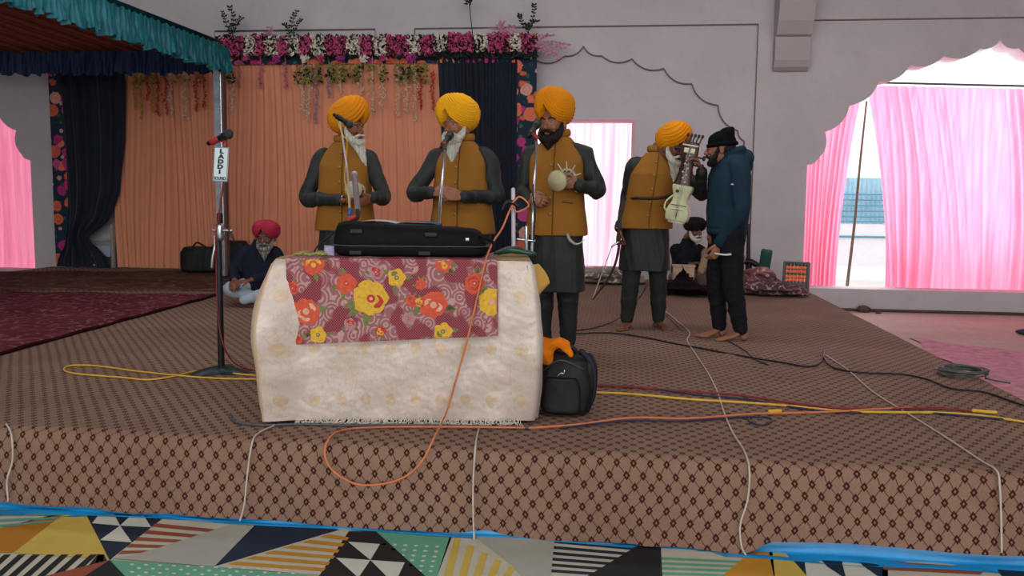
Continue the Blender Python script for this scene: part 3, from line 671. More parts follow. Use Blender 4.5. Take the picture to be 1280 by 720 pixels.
# ================================================================== TABLE, CLOTH, RUNNER
TR = math.radians(8.1); TC = np.array([-1.034, 4.225])           # rotation, centre
ex, ey = np.array([math.cos(TR), math.sin(TR)]), np.array([-math.sin(TR), math.cos(TR)])
HW, HD, TZ = .585, .29, .762
def TL(a, b, z): q = TC+ex*a+ey*b; return np.array([q[0], q[1], z])
Rt = rot(0, 0, TR)
tb = root('table', (TC[0], TC[1], .008), 'table hidden under a cream and gold cloth, centre of the stage', 'table')
WD = M('dark_wood', '5a3f2b', .6, .3)
mk('tabletop', (obox((0, 0, 0), (HW-.02, HD-.02, .015), bev=.004)[0]@Rt.T+TL(0, 0, TZ-.028), obox((0, 0, 0), (1, 1, 1), bev=.004)[1]), WD, tb, smooth=False)
for a in (-1, 1):
    for b in (-1, 1): mk('leg', tube([TL(a*(HW-.06), b*(HD-.06), .022), TL(a*(HW-.06), b*(HD-.06), TZ-.04)], .02, n=8, smooth=False), M('leg_steel', '3c3c3e', .4, .5, .6), tb)
s = N('gold_brocade', .36, .5, sheen=.2); u, v = s.uv(); cb = s.n('ShaderNodeCombineXYZ', **{'0': u, '1': v}); nz = s.noise(cb.outputs[0], 60., 2.)
a = s.math('DIVIDE', u, .115); b = s.math('DIVIDE', v, .24); fa = s.math('SUBTRACT', s.math('FRACT', a), .5); fb = s.math('SUBTRACT', s.math('FRACT', b), .5)
d = s.math('SQRT', s.math('ADD', s.math('POWER', s.math('MULTIPLY', fa, 1.0), 2.), s.math('POWER', s.math('MULTIPLY', fb, 1.7), 2.)))
m = s.math('MULTIPLY', s.math('LESS_THAN', s.math('ADD', d, s.math('MULTIPLY', nz, .12)), .27), s.map(nz, .3, .6, .1, .6))
ln2 = s.math('MULTIPLY', s.map(s.math('ABSOLUTE', s.math('SUBTRACT', s.noise(s.scale(cb.outputs[0], 3, 1.3, 1), 9., 2.), .5)), 0, .03, 1, 0), .45)
edge = s.math('MULTIPLY', s.math('LESS_THAN', s.math('ABSOLUTE', s.math('SUBTRACT', u, -.61)), .035), .5)
base = s.mix(s.map(s.noise(cb.outputs[0], 4.), .3, .7), lin('b9aca2'), lin('cdc3bc'))
s.color(s.mix(s.math('MAXIMUM', s.math('MAXIMUM', m, ln2), edge), base, lin('bf9c5c'))); s.b.inputs['Metallic'].default_value = .1
s.bump(s.math('ADD', s.noise(cb.outputs[0], 5., 3.), s.math('MULTIPLY', nz, .03)), .6, .03); BROC = s.m
GOLDIN = M('cloth_gold_side', 'c9a24c', .5, .4, var=.15, nscale=8)
# cloth: closed rounded-rect rings from the top edge down
def per(t):      # t in [0,4): corner-based perimeter, starts front-left, runs right, back, left
    k = int(t) % 4; f_ = t-int(t); C_ = [(-1, -1), (1, -1), (1, 1), (-1, 1)]; A, B = C_[k], C_[(k+1) % 4]
    return (A[0]+(B[0]-A[0])*f_, A[1]+(B[1]-A[1])*f_)
ts = np.concatenate([np.linspace(k, k+1, 80 if k % 2 == 0 else 40, endpoint=False) for k in range(4)]); V, UV = [], []
nd = 26; nt = len(ts)
for j in range(nd+1):
    h = j/nd
    for t in ts:
        px_, py_ = per(t); x, y = px_*HW, py_*HD; k = int(t) % 4; f_ = t-int(t); cf = min(f_, 1-f_)
        nx_ = 0 if k % 2 == 0 else px_; ny_ = py_ if k % 2 == 0 else 0
        dl = math.hypot(x+HW, y+HD); dr = math.hypot(x-HW, y+HD)
        flare = .012+.02*h
        flare += .10*math.sin(min(1, h*1.75)*PI*.5 if h < .57 else PI*.5)*math.exp(-(dl/.11)**2)*(1-.55*max(0, (h-.35)/.65)**1.0)
        flare += .04*math.sin(h*PI)*math.exp(-(dr/.10)**2)
        wav = (.013*math.sin(t*29+h*2)+.008*math.sin(t*53))*h*(1.0 if k != 0 else .28)+.004*math.sin(t*17+9*h)*math.sin(h*11)
        cx_, cy_ = (math.copysign(1, px_), math.copysign(1, py_)); w = math.exp(-(cf/.12)**2)
        dx = nx_*(flare+wav)+(w*flare*.7*cx_ if k % 2 == 0 else 0); dy = ny_*(flare+wav)+(w*flare*.7*cy_ if k % 2 else 0)
        z = TZ+.006-(TZ-.018)*h+(.02 if k in (1, 3) else 0)*h*f_
        if h == 0: z = TZ+.004
        V.append(TL(x+dx*(1 if j else 0), y+dy*(1 if j else 0), z)); UV.append((x if k % 2 == 0 else x+(y+HD)*px_, z+(y if k % 2 else 0)*0))
fs_ = [(j*nt+i, j*nt+(i+1) % nt, (j+1)*nt+(i+1) % nt, (j+1)*nt+i) for j in range(nd) for i in range(nt)]
fm_ = [1 if 120 <= (q[0] % nt) < 300 and 0 else 0 for q in fs_]
top = grid(lambda u, v: TL(-HW+2*HW*u, -HD+2*HD*v, TZ+.005+.002*math.sin(u*20+v*9)), 30, 14); k0 = len(V)
V = V+[p for p in top[0]]; fs_ += [tuple(i+k0 for i in q) for q in top[1]]; fm_ += [1]*len(top[1]); UV += [(p[0], p[1]) for p in top[0]]
cl = mk('tablecloth', (np.array(V), fs_), None, uv=UV, mats=[BROC, M('cloth_gold', 'a8935e', .5, .4, var=.12, nscale=9)], fm=fm_); tag(cl, 'cream and gold brocade tablecloth with a fringed hem reaching the stage', 'tablecloth')
rs = np.random.RandomState(3); fr_ = []
for i in range(260):
    x = -HW+.1+(2*HW-.14)*i/260+rs.randn()*.003; b = TL(x, -HD-.04, .028+.01*rs.rand()); L = .015+.02*rs.rand(); fr_.append(tube([b, b+np.array([.01*rs.randn(), -.008, -.012]), b+np.array([.018*rs.randn(), -.015-.012*rs.rand(), -.024+.004*rs.rand()])], .0017, n=4, sub=2, caps=False))
mk('fringe', join(fr_), M('fringe_white', 'cfc8ba', .8, .2), cl)['kind'] = 'stuff'
# gold corner flap at the right
fl = grid(lambda u, v: TL(HW-.02+.06*u+.015*math.sin(v*5)+.045*(1-abs(2*v-1))*u, -HD-.02+.12*u, TZ-.005-.33*v*(1-.45*u)-.01), 12, 14)
mk('corner_flap', fl, GOLDIN, cl)
fl = grid(lambda u, v: TL(-HW-.02-.085*u*math.sin(min(1, v*1.3+.15)*PI/2)*(1-.5*v), -HD+.0+.26*u, TZ-.02-.6*v+.02*u), 12, 14)
mk('side_fold', fl, GOLDIN, cl)

# runner: maroon printed cloth with big roses
s = N('runner_print', .7, .3); u, v = s.uv(); cb = s.n('ShaderNodeCombineXYZ', **{'0': u, '1': v})
chk = s.math('MULTIPLY', s.math('SINE', s.math('MULTIPLY', u, 560.)), s.math('SINE', s.math('MULTIPLY', v, 560.)))
vo = s.t.nodes.new('ShaderNodeTexVoronoi'); vo.inputs['Scale'].default_value = 17; s.t.links.new(cb.outputs[0], vo.inputs['Vector']); vd = vo.outputs['Distance']
vo2 = s.t.nodes.new('ShaderNodeTexVoronoi'); vo2.inputs['Scale'].default_value = 31; s.t.links.new(cb.outputs[0], vo2.inputs['Vector'])
big = s.map(s.noise(cb.outputs[0], 9., 1.), .46, .52); base = s.mix(s.map(chk, .05, .2), lin('6e1c28'), lin('9a5560'))
mauve = s.mix(s.math('GREATER_THAN', s.math('FRACT', s.math('MULTIPLY', vd, 4.2)), .62), lin('8f5f63'), lin('b58d8c')); mauve = s.mix(s.math('LESS_THAN', vo2.outputs['Distance'], .16), mauve, lin('7a4a4a'))
s.color(s.mix(big, base, mauve)); RUN = s.m
rx0, rx1 = -.53, .43
def YF(x, z): return -HD-.026-.022*(TZ-z)/TZ-.004
zb0, zb1 = P(359, 430, 3.84)[2], P(617, 418, 4.0)[2]
def rfn(u, v):
    x = rx0+(rx1-rx0)*u
    if v > .62:
        t = (v-.62)/.38; return TL(x, -HD-.016+.5*t, TZ+.012+.001*math.sin(u*40))
    t = v/.62; zb_ = zb0+(zb1-zb0)*u; z = zb_+(TZ+.010-zb_)*t; return TL(x+(.006*(1-t)), YF(x, z)-.006*(1 if t < .97 else .2), z)
rv, rf = grid(rfn, 60, 50); ruv = []
for j in range(51):
    for i in range(61): ruv.append((rx0+(rx1-rx0)*i/60, j/50*.55))
RM = [RUN]+[M('bloom_'+k, c, .7, .3, var=.18, nscale=60) for k, c in dict(yellow='d0a636', orange='c4523a', red='b03530', green='6e7444', cream='cfa08a', mauve='a87a80').items()]
RK = dict(yellow=1, orange=2, red=3, green=4, cream=5, mauve=6); rv = list(rv); rf = list(rf); rfm = [0]*len(rf)
def bloom(cx_, cy_, r, col, col2, npet=7, seed=0, layers=3):
    """printed rose on the front face, in table x / z"""
    rs = np.random.RandomState(seed)
    def add(pts, c, lift):
        k = len(rv)
        for a, b in pts:
            a = min(max(a, rx0+.002), rx1-.002); zb_ = zb0+(zb1-zb0)*(a-rx0)/(rx1-rx0); b = min(max(b, zb_+.003), TZ+.004)
            rv.append(TL(a, YF(a, b)-.0066-lift, b)); ruv.append((a, b))
        rf.append(tuple(range(k, len(rv)))); rfm.append(RK[c])
    for i in range(3):
        a = rs.rand()*6.3; p = np.array([cx_+math.cos(a)*r*1.0, cy_+math.sin(a)*r*1.0]); d = np.array([math.cos(a), math.sin(a)])*r*.7; w = np.array([-d[1], d[0]])*.35
        add([p-d*.4, p+w*.8, p+d*.2+w, p+d, p+d*.2-w, p-w*.8], 'green', .0001)
    for L in range(layers):
        rr = r*(1-.28*L); n = npet-L
        for k in range(n):
            a = 2*PI*k/n+L*.5+rs.rand()*.2; c = np.array([cx_+math.cos(a)*rr*.52, cy_+math.sin(a)*rr*.52]); q = rr*.5*(.85+.3*rs.rand())
            add([(c[0]+math.cos(t)*q*(.9 if i % 2 else 1.05), c[1]+math.sin(t)*q) for i, t in enumerate(np.linspace(0, 2*PI, 10, endpoint=False))], col if L != 1 else (col2 if rs.rand() < .35 else col), .0003*(L+1)+.00003*k)
    add([(cx_+math.cos(t)*r*.24, cy_+math.sin(t)*r*.24) for t in np.linspace(0, 2*PI, 10, endpoint=False)], col2, .0014)
    add([(cx_+math.cos(t)*r*.1, cy_+math.sin(t)*r*.1) for t in np.linspace(0, 2*PI, 8, endpoint=False)], 'cream', .0017)
def tloc(px, py):
    Y = 3.93
    for _ in range(4): q = P(px, py, Y); a = np.dot(q[:2]-TC, ex); b = np.dot(q[:2]-TC, ey); Y += (-HD-.035-b)
    return a, q[2]
for i, (px, py, r, c, c2) in enumerate([(464, 373, 22, 'yellow', 'red'), (496, 347, 12, 'yellow', 'green'), (383, 389, 17, 'orange', 'cream'), (433, 354, 13, 'orange', 'red'), (542, 381, 17, 'orange', 'cream'), (593, 354, 13, 'orange', 'red'), (615, 377, 17, 'yellow', 'cream'), (392, 331, 13, 'orange', 'yellow'), (554, 329, 11, 'orange', 'yellow'), (398, 418, 11, 'yellow', 'green'), (554, 414, 12, 'yellow', 'green'), (515, 376, 8, 'orange', 'red'), (525, 378, 6, 'yellow', 'orange'), (476, 414, 7, 'red', 'yellow'), (362, 385, 7, 'yellow', 'orange'), (370, 425, 9, 'orange', 'red'), (366, 360, 8, 'orange', 'red'), (526, 355, 7, 'orange', 'red'), (470, 340, 9, 'mauve', 'red'), (512, 398, 8, 'mauve', 'red'), (438, 405, 8, 'mauve', 'red')]):
    a, z = tloc(px, py); bloom(a, z, r/268., c, c2, seed=i, npet=5 if r < 13 else 7)
tag(mk('table_runner', (np.array(rv), rf), None, smooth=False, uv=ruv, mats=RM, fm=rfm), 'maroon table runner printed with yellow and orange roses', 'table runner')

# ---------------- black instrument case on the table
BLK = M('case_black', '08090a', .75, .2, var=.3, nscale=20); BLK2 = M('nylon_black', '121316', .6, .35, var=.3, nscale=15)
cx_, cz_ = .02+(-.0), 0
cA = np.dot(P(511, 322, 3.98)[:2]-TC, ex)
cs = root('instrument_case', TL(cA, -.08, TZ+.013), 'long black padded instrument case lying on the table runner', 'case')
def casering(t):
    return None
def rr(hx, hy, z, y=0, n=40, e=5): return (0, y, z, hx, hy, e)
body = loft([rr(.335, .12, .0), rr(.362, .135, .012), rr(.368, .14, .03), rr(.366, .14, .048)], n=56)
lid = loft([rr(.366, .14, .052), rr(.368, .141, .075), rr(.360, .136, .115, .004), rr(.352, .128, .135, .01), rr(.325, .105, .147, .012)], n=56)
def toT(vf, a, b, z): return (np.asarray(vf[0])@Rt.T+TL(a, b, z), vf[1])
lean = lambda vf: (np.array([(x-.02*max(0, z-.03)/.1*(1 if x > 0 else -.4)*(1 if abs(x) > .25 else .0), y, z+(-.018*(x/.36) if z > .09 else 0)) for x, y, z in vf[0]]), vf[1])
mk('case_body', folds(*remesh([toT(lean(body), cA, -.09, TZ+.013)], .006, 2), .002, 12, 3), BLK, cs)
mk('case_lid', folds(*remesh([toT(lean(lid), cA, -.09, TZ+.013)], .006, 2), .0035, 10, 4), BLK, cs)
mk('zip', toT(loft([rr(.369, .142, .047), rr(.371, .1435, .050), rr(.369, .142, .053)], n=56), cA, -.09, TZ+.013), M('zip_grey', '3a3d42', .4, .5), cs)
for a, z in ((-.255+.01, .118), (.10, .106), (-.25, .018), (.07, .018)):
    mk('patch', toT(obox((a, -.1415 if z > .05 else -.140, z), (.028, .004, .009), bev=.002), cA, -.09, TZ+.013), M('patch_grey', '26292c', .6, .3), cs)
mk('clasp', toT(obox((.27, -.143, .085), (.008, .003, .007), bev=.001), cA, -.09, TZ+.013), M('clasp_silver', 'a8a8a8', .3, .6, .8), cs)
mk('handle', toT(tube([(.33, -.1, .10), (.385, -.11, .075), (.392, -.11, .04), (.36, -.12, .02)], .008, n=8), cA, -.09, TZ+.013), BLK, cs)
# open book on the case
bk = root('open_book', TL(cA-.07, -.03, TZ+.16), 'thin open notebook with white pages lying on the black case', 'notebook')
pg_ = lambda s0, s1: grid(lambda u, v: TL(cA-.07+s0+(s1-s0)*u, -.11+.2*v, TZ+.164+.012*math.sin(PI*u)+.02*(-(s0+(s1-s0)*u))), 10, 6)
mk('page', pg_(-.20, -.002), M('page_white', 'c9d0d2', .7, .2, var=.04), bk); mk('page', pg_(.002, .20), M('page_blue', '3c6f88', .7, .2, var=.1), bk)
mk('cover', toT(obox((-.07, .04-.05, .151), (.205, .105, .0035), R=rot(0, .02, 0)), cA, -.0, TZ+.010), M('cover_blue', '1b3a4c', .6, .3), bk)
# small things on the table top
bx = TL(*(lambda q: (np.dot(q[:2]-TC, ex), -.16))(P(408, 315, 3.95)), TZ+.036)
o = mk('small_box', [obox(bx, (.022, .018, .022), rot(.1, .05, .5), bev=.003)], M('lilac_card', 'a9a4c8', .6, .3, var=.2, nscale=60)); tag(o, 'small lilac and white packet beside the black case', 'packet')
a_, _z = tloc(385, 322); cc = [TL(a_-.08+.035*i, -.22+.02*math.sin(i*2.1), TZ+.02+.008*(i % 2)) for i in range(5)]
tag(mk('string_of_leaves', [tube(cc, .006, n=7)]+[ell(TL(a_-.06+.028*i, -.235+.015*(i % 2), TZ+.022), (.014, .007, .005), rot(0, 0, i)) for i in range(5)], M('ribbon_olive', '8f9a4a', .7, .3, var=.2)), 'yellow-green ribbon lying on the table corner by the packet', 'ribbon')

# ================================================================== MICROPHONES AND STANDS
CHR = M('chrome', 'b8bcc0', .22, .6, .9, var=.05, bump=0); DKM = M('dark_metal', '23262a', .4, .5, .5, bump=0); MICB = M('mic_black', '0c0c0e', .5, .4, var=.2)
MESHM = M('mic_grille', '3a3d40', .45, .5, .6, nscale=200, var=.5, bump=.6, bscale=900); REDP = M('clip_red', 'a3262c', .5, .4); BLP = M('tape_blue', '2c4f86', .5, .4); WHP = M('pole_white', 'b9b4c4', .35, .5, var=.1); GRB = M('base_green', '1f4a3c', .35, .6, var=.25, nscale=12)
def mic(tip, d, label, L=.16, r=.024, name='microphone', clip=REDP):
    tip = np.array(tip, float); d = nrm(d); rt = root(name, tuple(tip), label, 'microphone'); b = tip-d*.03
    mk('grille', ell(b, (r, r, r*1.15), None, 18, 12), MESHM, rt); mk('collar', tube([b-d*.012, b-d*.03], r*.93, n=16, smooth=False), DKM, rt)
    mk('body', tube([b-d*.028, b-d*.07, b-d*L], [r*.85, r*.62, r*.5], n=16), MICB, rt); e = b-d*(L-.03)
    mk('clip', tube([b-d*.085, b-d*.12], r*.78, n=12, smooth=False), clip, rt); return b-d*.10, b-d*L
# tall stand at the left with the sound-hire sign
YS = G(277, 467)[1]; YS
sb = G(277, 466); st = root('microphone_stand', (sb[0], sb[1], .006), 'black floor microphone stand carrying a white sign, left of the table', 'microphone stand')
base = []
vvb = []
for k in range(40):
    a = 2*PI*k/40; r_ = .085+.10*abs(math.cos(1.5*a+.3))**1.5; vvb.append((math.cos(a)*r_, math.sin(a)*r_))
bv = [(sb[0]+x, sb[1]+y, .008) for x, y in vvb]+[(sb[0]+x*.85, sb[1]+y*.85, .022) for x, y in vvb]+[(sb[0]+x*.25, sb[1]+y*.25, .045) for x, y in vvb]
bf = [(i+40*j, (i+1) % 40+40*j, (i+1) % 40+40*(j+1), i+40*(j+1)) for j in range(2) for i in range(40)]+[tuple(range(80, 120))]
mk('base', (np.array(bv), bf), M('stand_base', '1d2f33', .4, .5, .3, var=.2), st)
pc1 = P(275, 290, YS); pc0 = sb; ptop = P(281, 181, YS-.02)
mk('lower_tube', tube([(pc0[0], pc0[1], .03), (pc0[0]+.0, pc0[1], pc1[2])], .019, n=12, smooth=False), DKM, st)
mk('collar', tube([pc1-np.array([0, 0, .03]), pc1+np.array([0, 0, .03])], .027, n=14, smooth=False), CHR, st)
mk('clamp_bar', tube([pc1+np.array([-.04, -.01, .01]), pc1+np.array([.075, -.01, .01])], .008, n=8, smooth=False), CHR, st)
mk('clamp_knob', tube([pc1+np.array([.06, -.01, .02]), pc1+np.array([.09, -.01, -.05])], [.01, .006], n=8), M('knob_dark', '3a1c1c', .5, .4), st)
mk('grip', tube([pc1+np.array([0, 0, .03]), pc1+np.array([0.002, 0, .10])], .017, n=12, smooth=False), MICB, st)
mk('upper_tube', tube([pc1+np.array([0, 0, .08]), ptop], .009, n=10, smooth=False), CHR, st)
mtip = P(291, 165, YS-.06); a, b = mic(mtip, (.85, -.2, .32), 'black microphone in a red clip on top of the signed stand', L=.15, r=.026)
mk('swivel', tube([ptop-np.array([0, 0, .03]), ptop+np.array([.0, 0, .02]), a], .011, n=8), REDP, st)
# sign
sc_ = P(276, 205.5, YS-.035); sg = root('sign_board', tuple(sc_), 'white sign board reading LADDI SOUND on the microphone stand', 'sign')
RS_ = rot(math.radians(-4), math.radians(2.6), math.radians(-6)+PSI)
def sgn(x, y, z): return sc_+RS_@np.array([x, y, z])
mk('board', (obox((0, 0, 0), (.044, .003, .098), bev=.002)[0]@RS_.T+sc_, obox((0, 0, 0), (.046, .003, .098), bev=.002)[1]), M('sign_white', 'cfe0e6', .5, .3, var=.03, bump=0), sg, smooth=False)
INK = M('sign_ink', '12343a', .6, .3, bump=0, var=.05)
bor = []
for x0_, x1_, z0_, z1_ in ((-.042, -.0395, -.096, .096), (.0395, .042, -.096, .096), (-.042, .042, .0935, .096), (-.042, .042, -.096, -.0935)):
    q = box(x0_, x1_, -.0042, -.003, z0_, z1_); bor.append((q[0]@RS_.T+sc_, q[1]))
mk('border', bor, INK, sg, smooth=False)
def text(s_, size, pos, R, mat, parent, name='lettering', sx=1., bold=.0):
    cu = bpy.data.curves.new('t', 'FONT'); cu.body = s_; cu.size = size; cu.extrude = .0004; cu.align_x = 'CENTER'; cu.align_y = 'CENTER'; cu.offset = bold
    o = bpy.data.objects.new('t', cu); COL.objects.link(o); bpy.context.view_layer.update(); me = o.evaluated_get(bpy.context.evaluated_depsgraph_get()).to_mesh()
    v = np.array([(p.co.x*sx, -p.co.z, p.co.y) for p in me.vertices]); f = [tuple(p.vertices) for p in me.polygons]; bpy.data.objects.remove(o)
    v = v@np.asarray(R).T+np.array(pos); return mk(name, (v, f), mat, parent, smooth=False)
for i, ch in enumerate('LADDI'): text(ch, .032, sgn(.003-.0015*i, -.0042, .073-.0292*i), RS_, INK, sg, 'letter', 1.4, .0022)
text('SOUND', .026, sgn(-.000, -.0042, -.081), RS_, INK, sg, 'word', .78, .0010)

# ================================================================== PEOPLE
SKIN = M('skin_brown', '7d5038', .55, .4, var=.08, nscale=30, bump=.1, bscale=200); SKIN2 = M('skin_tan', '8f6047', .55, .4, var=.08, nscale=30, bump=.1, bscale=200); SKIN3 = M('skin_deep', '6e4736', .55, .4, var=.08, nscale=30, bump=.1, bscale=200)
VEST = M('vest_mustard', '8f6226', .85, .2, var=.07, nscale=6, bump=.25, bscale=400); VESTD = M('vest_seam', '5f3f18', .85, .2)
KURTA = M('kurta_dark', '222928', .62, .35, var=.12, nscale=5, bump=.2, bscale=300); TROU = M('trouser_dark', '23292a', .75, .3, var=.12, nscale=5)
TURB = M('turban_orange', 'd98a0c', .8, .2, var=.05, nscale=5, bump=.3, bscale=300); TURB2 = M('turban_yellow', 'efb01c', .8, .2, var=.05, nscale=5, bump=.3, bscale=300); TURBP = M('turban_pink', 'a52a45', .8, .2, var=.07, nscale=5); TURBK = M('turban_black', '191418', .8, .2, var=.1, nscale=5)
def hair(name, a, b):
    s = N(name, .7, .3); v = s.coord('Object'); k = s.noise(s.scale(v, 90, 90, 9), 1.3, 3.); s.color(s.mix(s.map(k, .35, .65), lin(a), lin(b))); s.bump(k, .8, .01); return s.m
WHITEB = hair('beard_white', 'a8aa9c', 'd8dace'); GREYB = hair('beard_grey', '2e2c2b', '9a9890'); BLACKB = hair('beard_black', '100c0b', '241a17'); EYEW = M('eye_white', 'b8aea6', .4, .5, bump=0); IRIS = M('eye_dark', '120c0a', .2, .6, bump=0); LIP = M('lip', '6e3a30', .5, .4, bump=0)
BTN = M('button_brown', '8a6a3c', .3, .6, var=.1, bump=0); BANG = M('steel_bangle', 'c9c9c4', .25, .6, .9, bump=0)
def Rh(yaw, pitch=0, roll=0):
    """yaw + = face turns to screen right; pitch + = face tips down; roll + = head leans to screen right"""
    return rot(0, 0, yaw)@rot(pitch, 0, 0)@rot(0, roll, 0)
def hand(w, d, n, s, curl=(.5, .6, .7, .8), L=1., spread=.1, thumb=(.6, .5)):
    """w wrist, d finger direction, n palm side, s thumb side -> list of closed tubes"""
    w, d, n = np.array(w, float), nrm(d), np.array(n, float); n = nrm(n-d*np.dot(n, d)); s = nrm(np.array(s)-d*np.dot(s, d)-n*np.dot(s, n)); out = []
    kn = w+d*.085*L
    out.append(tube([w-d*.02, w+d*.02*L, w+d*.055*L, kn+d*.002], [.024*L, .030*L, .038*L, .036*L], n=14, up=n, aspect=.42))
    for i, (o, l) in enumerate(zip((.030, .010, -.010, -.028), (.92, 1., .93, .74))):
        p = kn+s*o*L-d*(.004 if i in (0, 3) else 0)*L; a = 0; pts = [p-d*.02*L, p]; dd = nrm(d+s*spread*(1.5-i)*.4)
        for seg, c in zip((.043, .027, .022), (1., 1.1, .7)):
            a += curl[i]*c; v = dd*math.cos(a)+n*math.sin(a); p = p+v*seg*l*L; pts.append(p)
        out.append(tube(pts, [.0095*L, .0098*L, .0092*L, .0085*L, .007*L], n=8, sub=3))
    p = w+s*.022*L+d*.02*L; t1 = p+(s*thumb[0]+d*.75+n*.15)*.045*L; t2 = t1+(s*.15*thumb[1]+d*.8+n*thumb[1])*.032*L; t3 = t2+(d*.7+n*thumb[1]*1.1-s*.15)*.026*L
    out.append(tube([p, t1, t2, t3], [.015*L, .0118*L, .0105*L, .008*L], n=9, sub=4)); return out, kn
def headprims(C, R, sc=1., fat=1.):
    T = lambda v: np.array(C)+R@(np.array(v, float)*sc)
    E = lambda c, r, Rr=None: ell(T(c), np.array(r)*sc, R if Rr is None else R@Rr)
    out = [E((0, .012, .035), (.076*fat, .096, .085)), E((0, -.02, -.035), (.064*fat, .068, .075)), E((0, -.050, -.088), (.034, .030, .024)), E((0, -.04, .0), (.066*fat, .055, .06)),
           E((0, -.082, .034), (.052, .014, .013)), E((-.036, -.070, -.022), (.022, .020, .020)), E((.036, -.070, -.022), (.022, .020, .020)),
           E((-.078*fat, .012, -.012), (.010, .019, .032)), E((.078*fat, .012, -.012), (.010, .019, .032))]
    out.append(tube([T((0, -.088, .022)), T((0, -.100, -.002)), T((0, -.113, -.022)), T((0, -.105, -.031))], [.009*sc, .0105*sc, .0145*sc, .008*sc], n=10))
    out += [E((-.0125, -.100, -.028), (.009, .011, .008)), E((.0125, -.100, -.028), (.009, .011, .008)), E((0, -.088, -.056), (.026, .013, .007)), E((0, -.085, -.066), (.022, .013, .007))]
    return out
def face(rt, C, R, sc, brow, closed=False, look=0):
    T = lambda v: np.array(C)+R@(np.array(v, float)*sc)
    for sg in (-1, 1):
        e = mk('eye', ell(T((sg*.031, -.0775, .012)), np.array((.0135, .010, .0075))*sc, R), EYEW, rt)
        mk('iris', ell(T((sg*.031+look, -.0872, .0115)), np.array((.0055, .0022, .0055))*sc, R, 10, 8), IRIS, e)
        mk('eyelid', tube([T((sg*.016, -.084, .012)), T((sg*.026, -.0895, .0195 if not closed else .014)), T((sg*.038, -.087, .019 if not closed else .013)), T((sg*.047, -.078, .011))], .0028*sc, n=6), SKINOF[rt.name], rt)
        mk('eyebrow', tube([T((sg*.012, -.0945, .029)), T((sg*.027, -.096, .0385)), T((sg*.044, -.087, .036)), T((sg*.056, -.072, .026))], [.0035*sc, .005*sc, .0045*sc, .002*sc], n=7), brow, rt)
SKINOF = {}
def turban(rt, C, R, mat, off=(0, .012, .092), r=(.135, .145, .105), peak=.0, seed=0, lean=0., npl=8, tilt=-.28, v_h=.085, slope=1.25, knot=False):
    """wrapped turban: pleated bands meeting in an inverted V over the forehead"""
    n, m = 160, 120; V = []; rs = np.random.RandomState(seed); Rt_ = rot(tilt, lean, 0)
    for j in range(m+1):
        th_ = PI*j/m
        for i in range(n):
            ph = 2*PI*i/n; d = np.array([math.sin(th_)*math.sin(ph), -math.sin(th_)*math.cos(ph), math.cos(th_)]); x, y, z = d
            fr_ = max(0, -y); xx = x-peak
            t = z*1.15+abs(xx)*slope*(.35+.65*fr_)+.25*y; pl = (t*npl/1.6) % 1.0
            ridge = (.062+.05*fr_)*(pl**1.3)*(.4+.6*fr_)*(1-max(0, z)**3*.6)+.006*math.sin(t*30+ph)
            rad = 1+ridge-.02+.012*math.sin(ph*2+seed)
            sx = (abs(d)**2.35).sum()**(-1/2.35)
            p = d*sx*rad*np.array(r)
            p = Rt_@p+np.array(off)
            # lower rim: tuck the front below the inverted V back into the head
            if p[1] < .04:
                lim = v_h-abs(p[0]-peak*r[0]*.5)*slope; dz = lim-p[2]
                if dz > 0:
                    k = min(1, dz/.010); p[1] += k*(.05-p[1])*.72; p[0] *= 1-.42*k; p[2] += k*.015
            V.append(np.array(C)+R@p)
    f = [(j*n+i, (j+1)*n+i, (j+1)*n+(i+1) % n, j*n+(i+1) % n) for j in range(m) for i in range(n)]
    return mk('turban', (np.array(V), f), mat, rt)
def beard(rt, C, R, mat, length=.16, w=.062, sc=1., drift=(0, 0), seed=0, tip=.25, sweep=0., full=1.):
    """beard hanging in world z from the cheeks, strands displaced"""
    T = lambda v: np.array(C)+R@(np.array(v, float)*sc)
    parts = [tube([T((-.071, -.012, .0)), T((-.068, -.035, -.045)), T((-.045, -.068, -.085)), T((0, -.085, -.100)), T((.045, -.068, -.085)), T((.068, -.035, -.045)), T((.071, -.012, .0))], [.010, .021*full, .027*full, .030*full, .027*full, .021*full, .010], n=12)]
    c0 = T((0, -.066, -.085)); fw = nrm(R@np.array([0, -1, 0])); fw[2] = 0; rt_ = nrm(R@np.array([1, 0, 0])); n_ = 7
    for i in range(-3, 4):
        a = i/3.; p0 = c0+rt_*a*w*.75-fw*abs(a)*.02; ln = length*(1-.35*abs(a)**1.5); e = p0+np.array([drift[0], drift[1], -ln])-rt_*a*w*(1-tip)*.7+fw*.01
        m_ = (p0+e)/2+fw*.018+rt_*a*w*.06; parts.append(tube([p0+np.array([0, 0, .02]), p0, m_, e], [.018, .021*full, .018*full, .005], n=10))
    V, f = remesh(parts, .0045, 3); nn = normals(V, f); q = V@np.array([[1], [0], [0]])
    h = np.sin((V[:, 0]*rt_[0]+V[:, 1]*rt_[1])*520+np.sin(V[:, 2]*38)*1.6+seed)*.5+np.sin((V[:, 0]-V[:, 1])*300+V[:, 2]*60)*.5
    V = V+nn*(h*.0028)[:, None]; b = mk('beard', (V, f), mat, rt)
    for sg in (-1, 1): mk('moustache', tube([T((0, -.104, -.042)), T((sg*.02, -.104, -.046)), T((sg*.042, -.088, -.058)), T((sg*.058, -.066, -.062))], [.008*sc, .0115*sc, .009*sc, .003*sc], n=9, up=(0, 0, 1)), mat, rt)
    return b
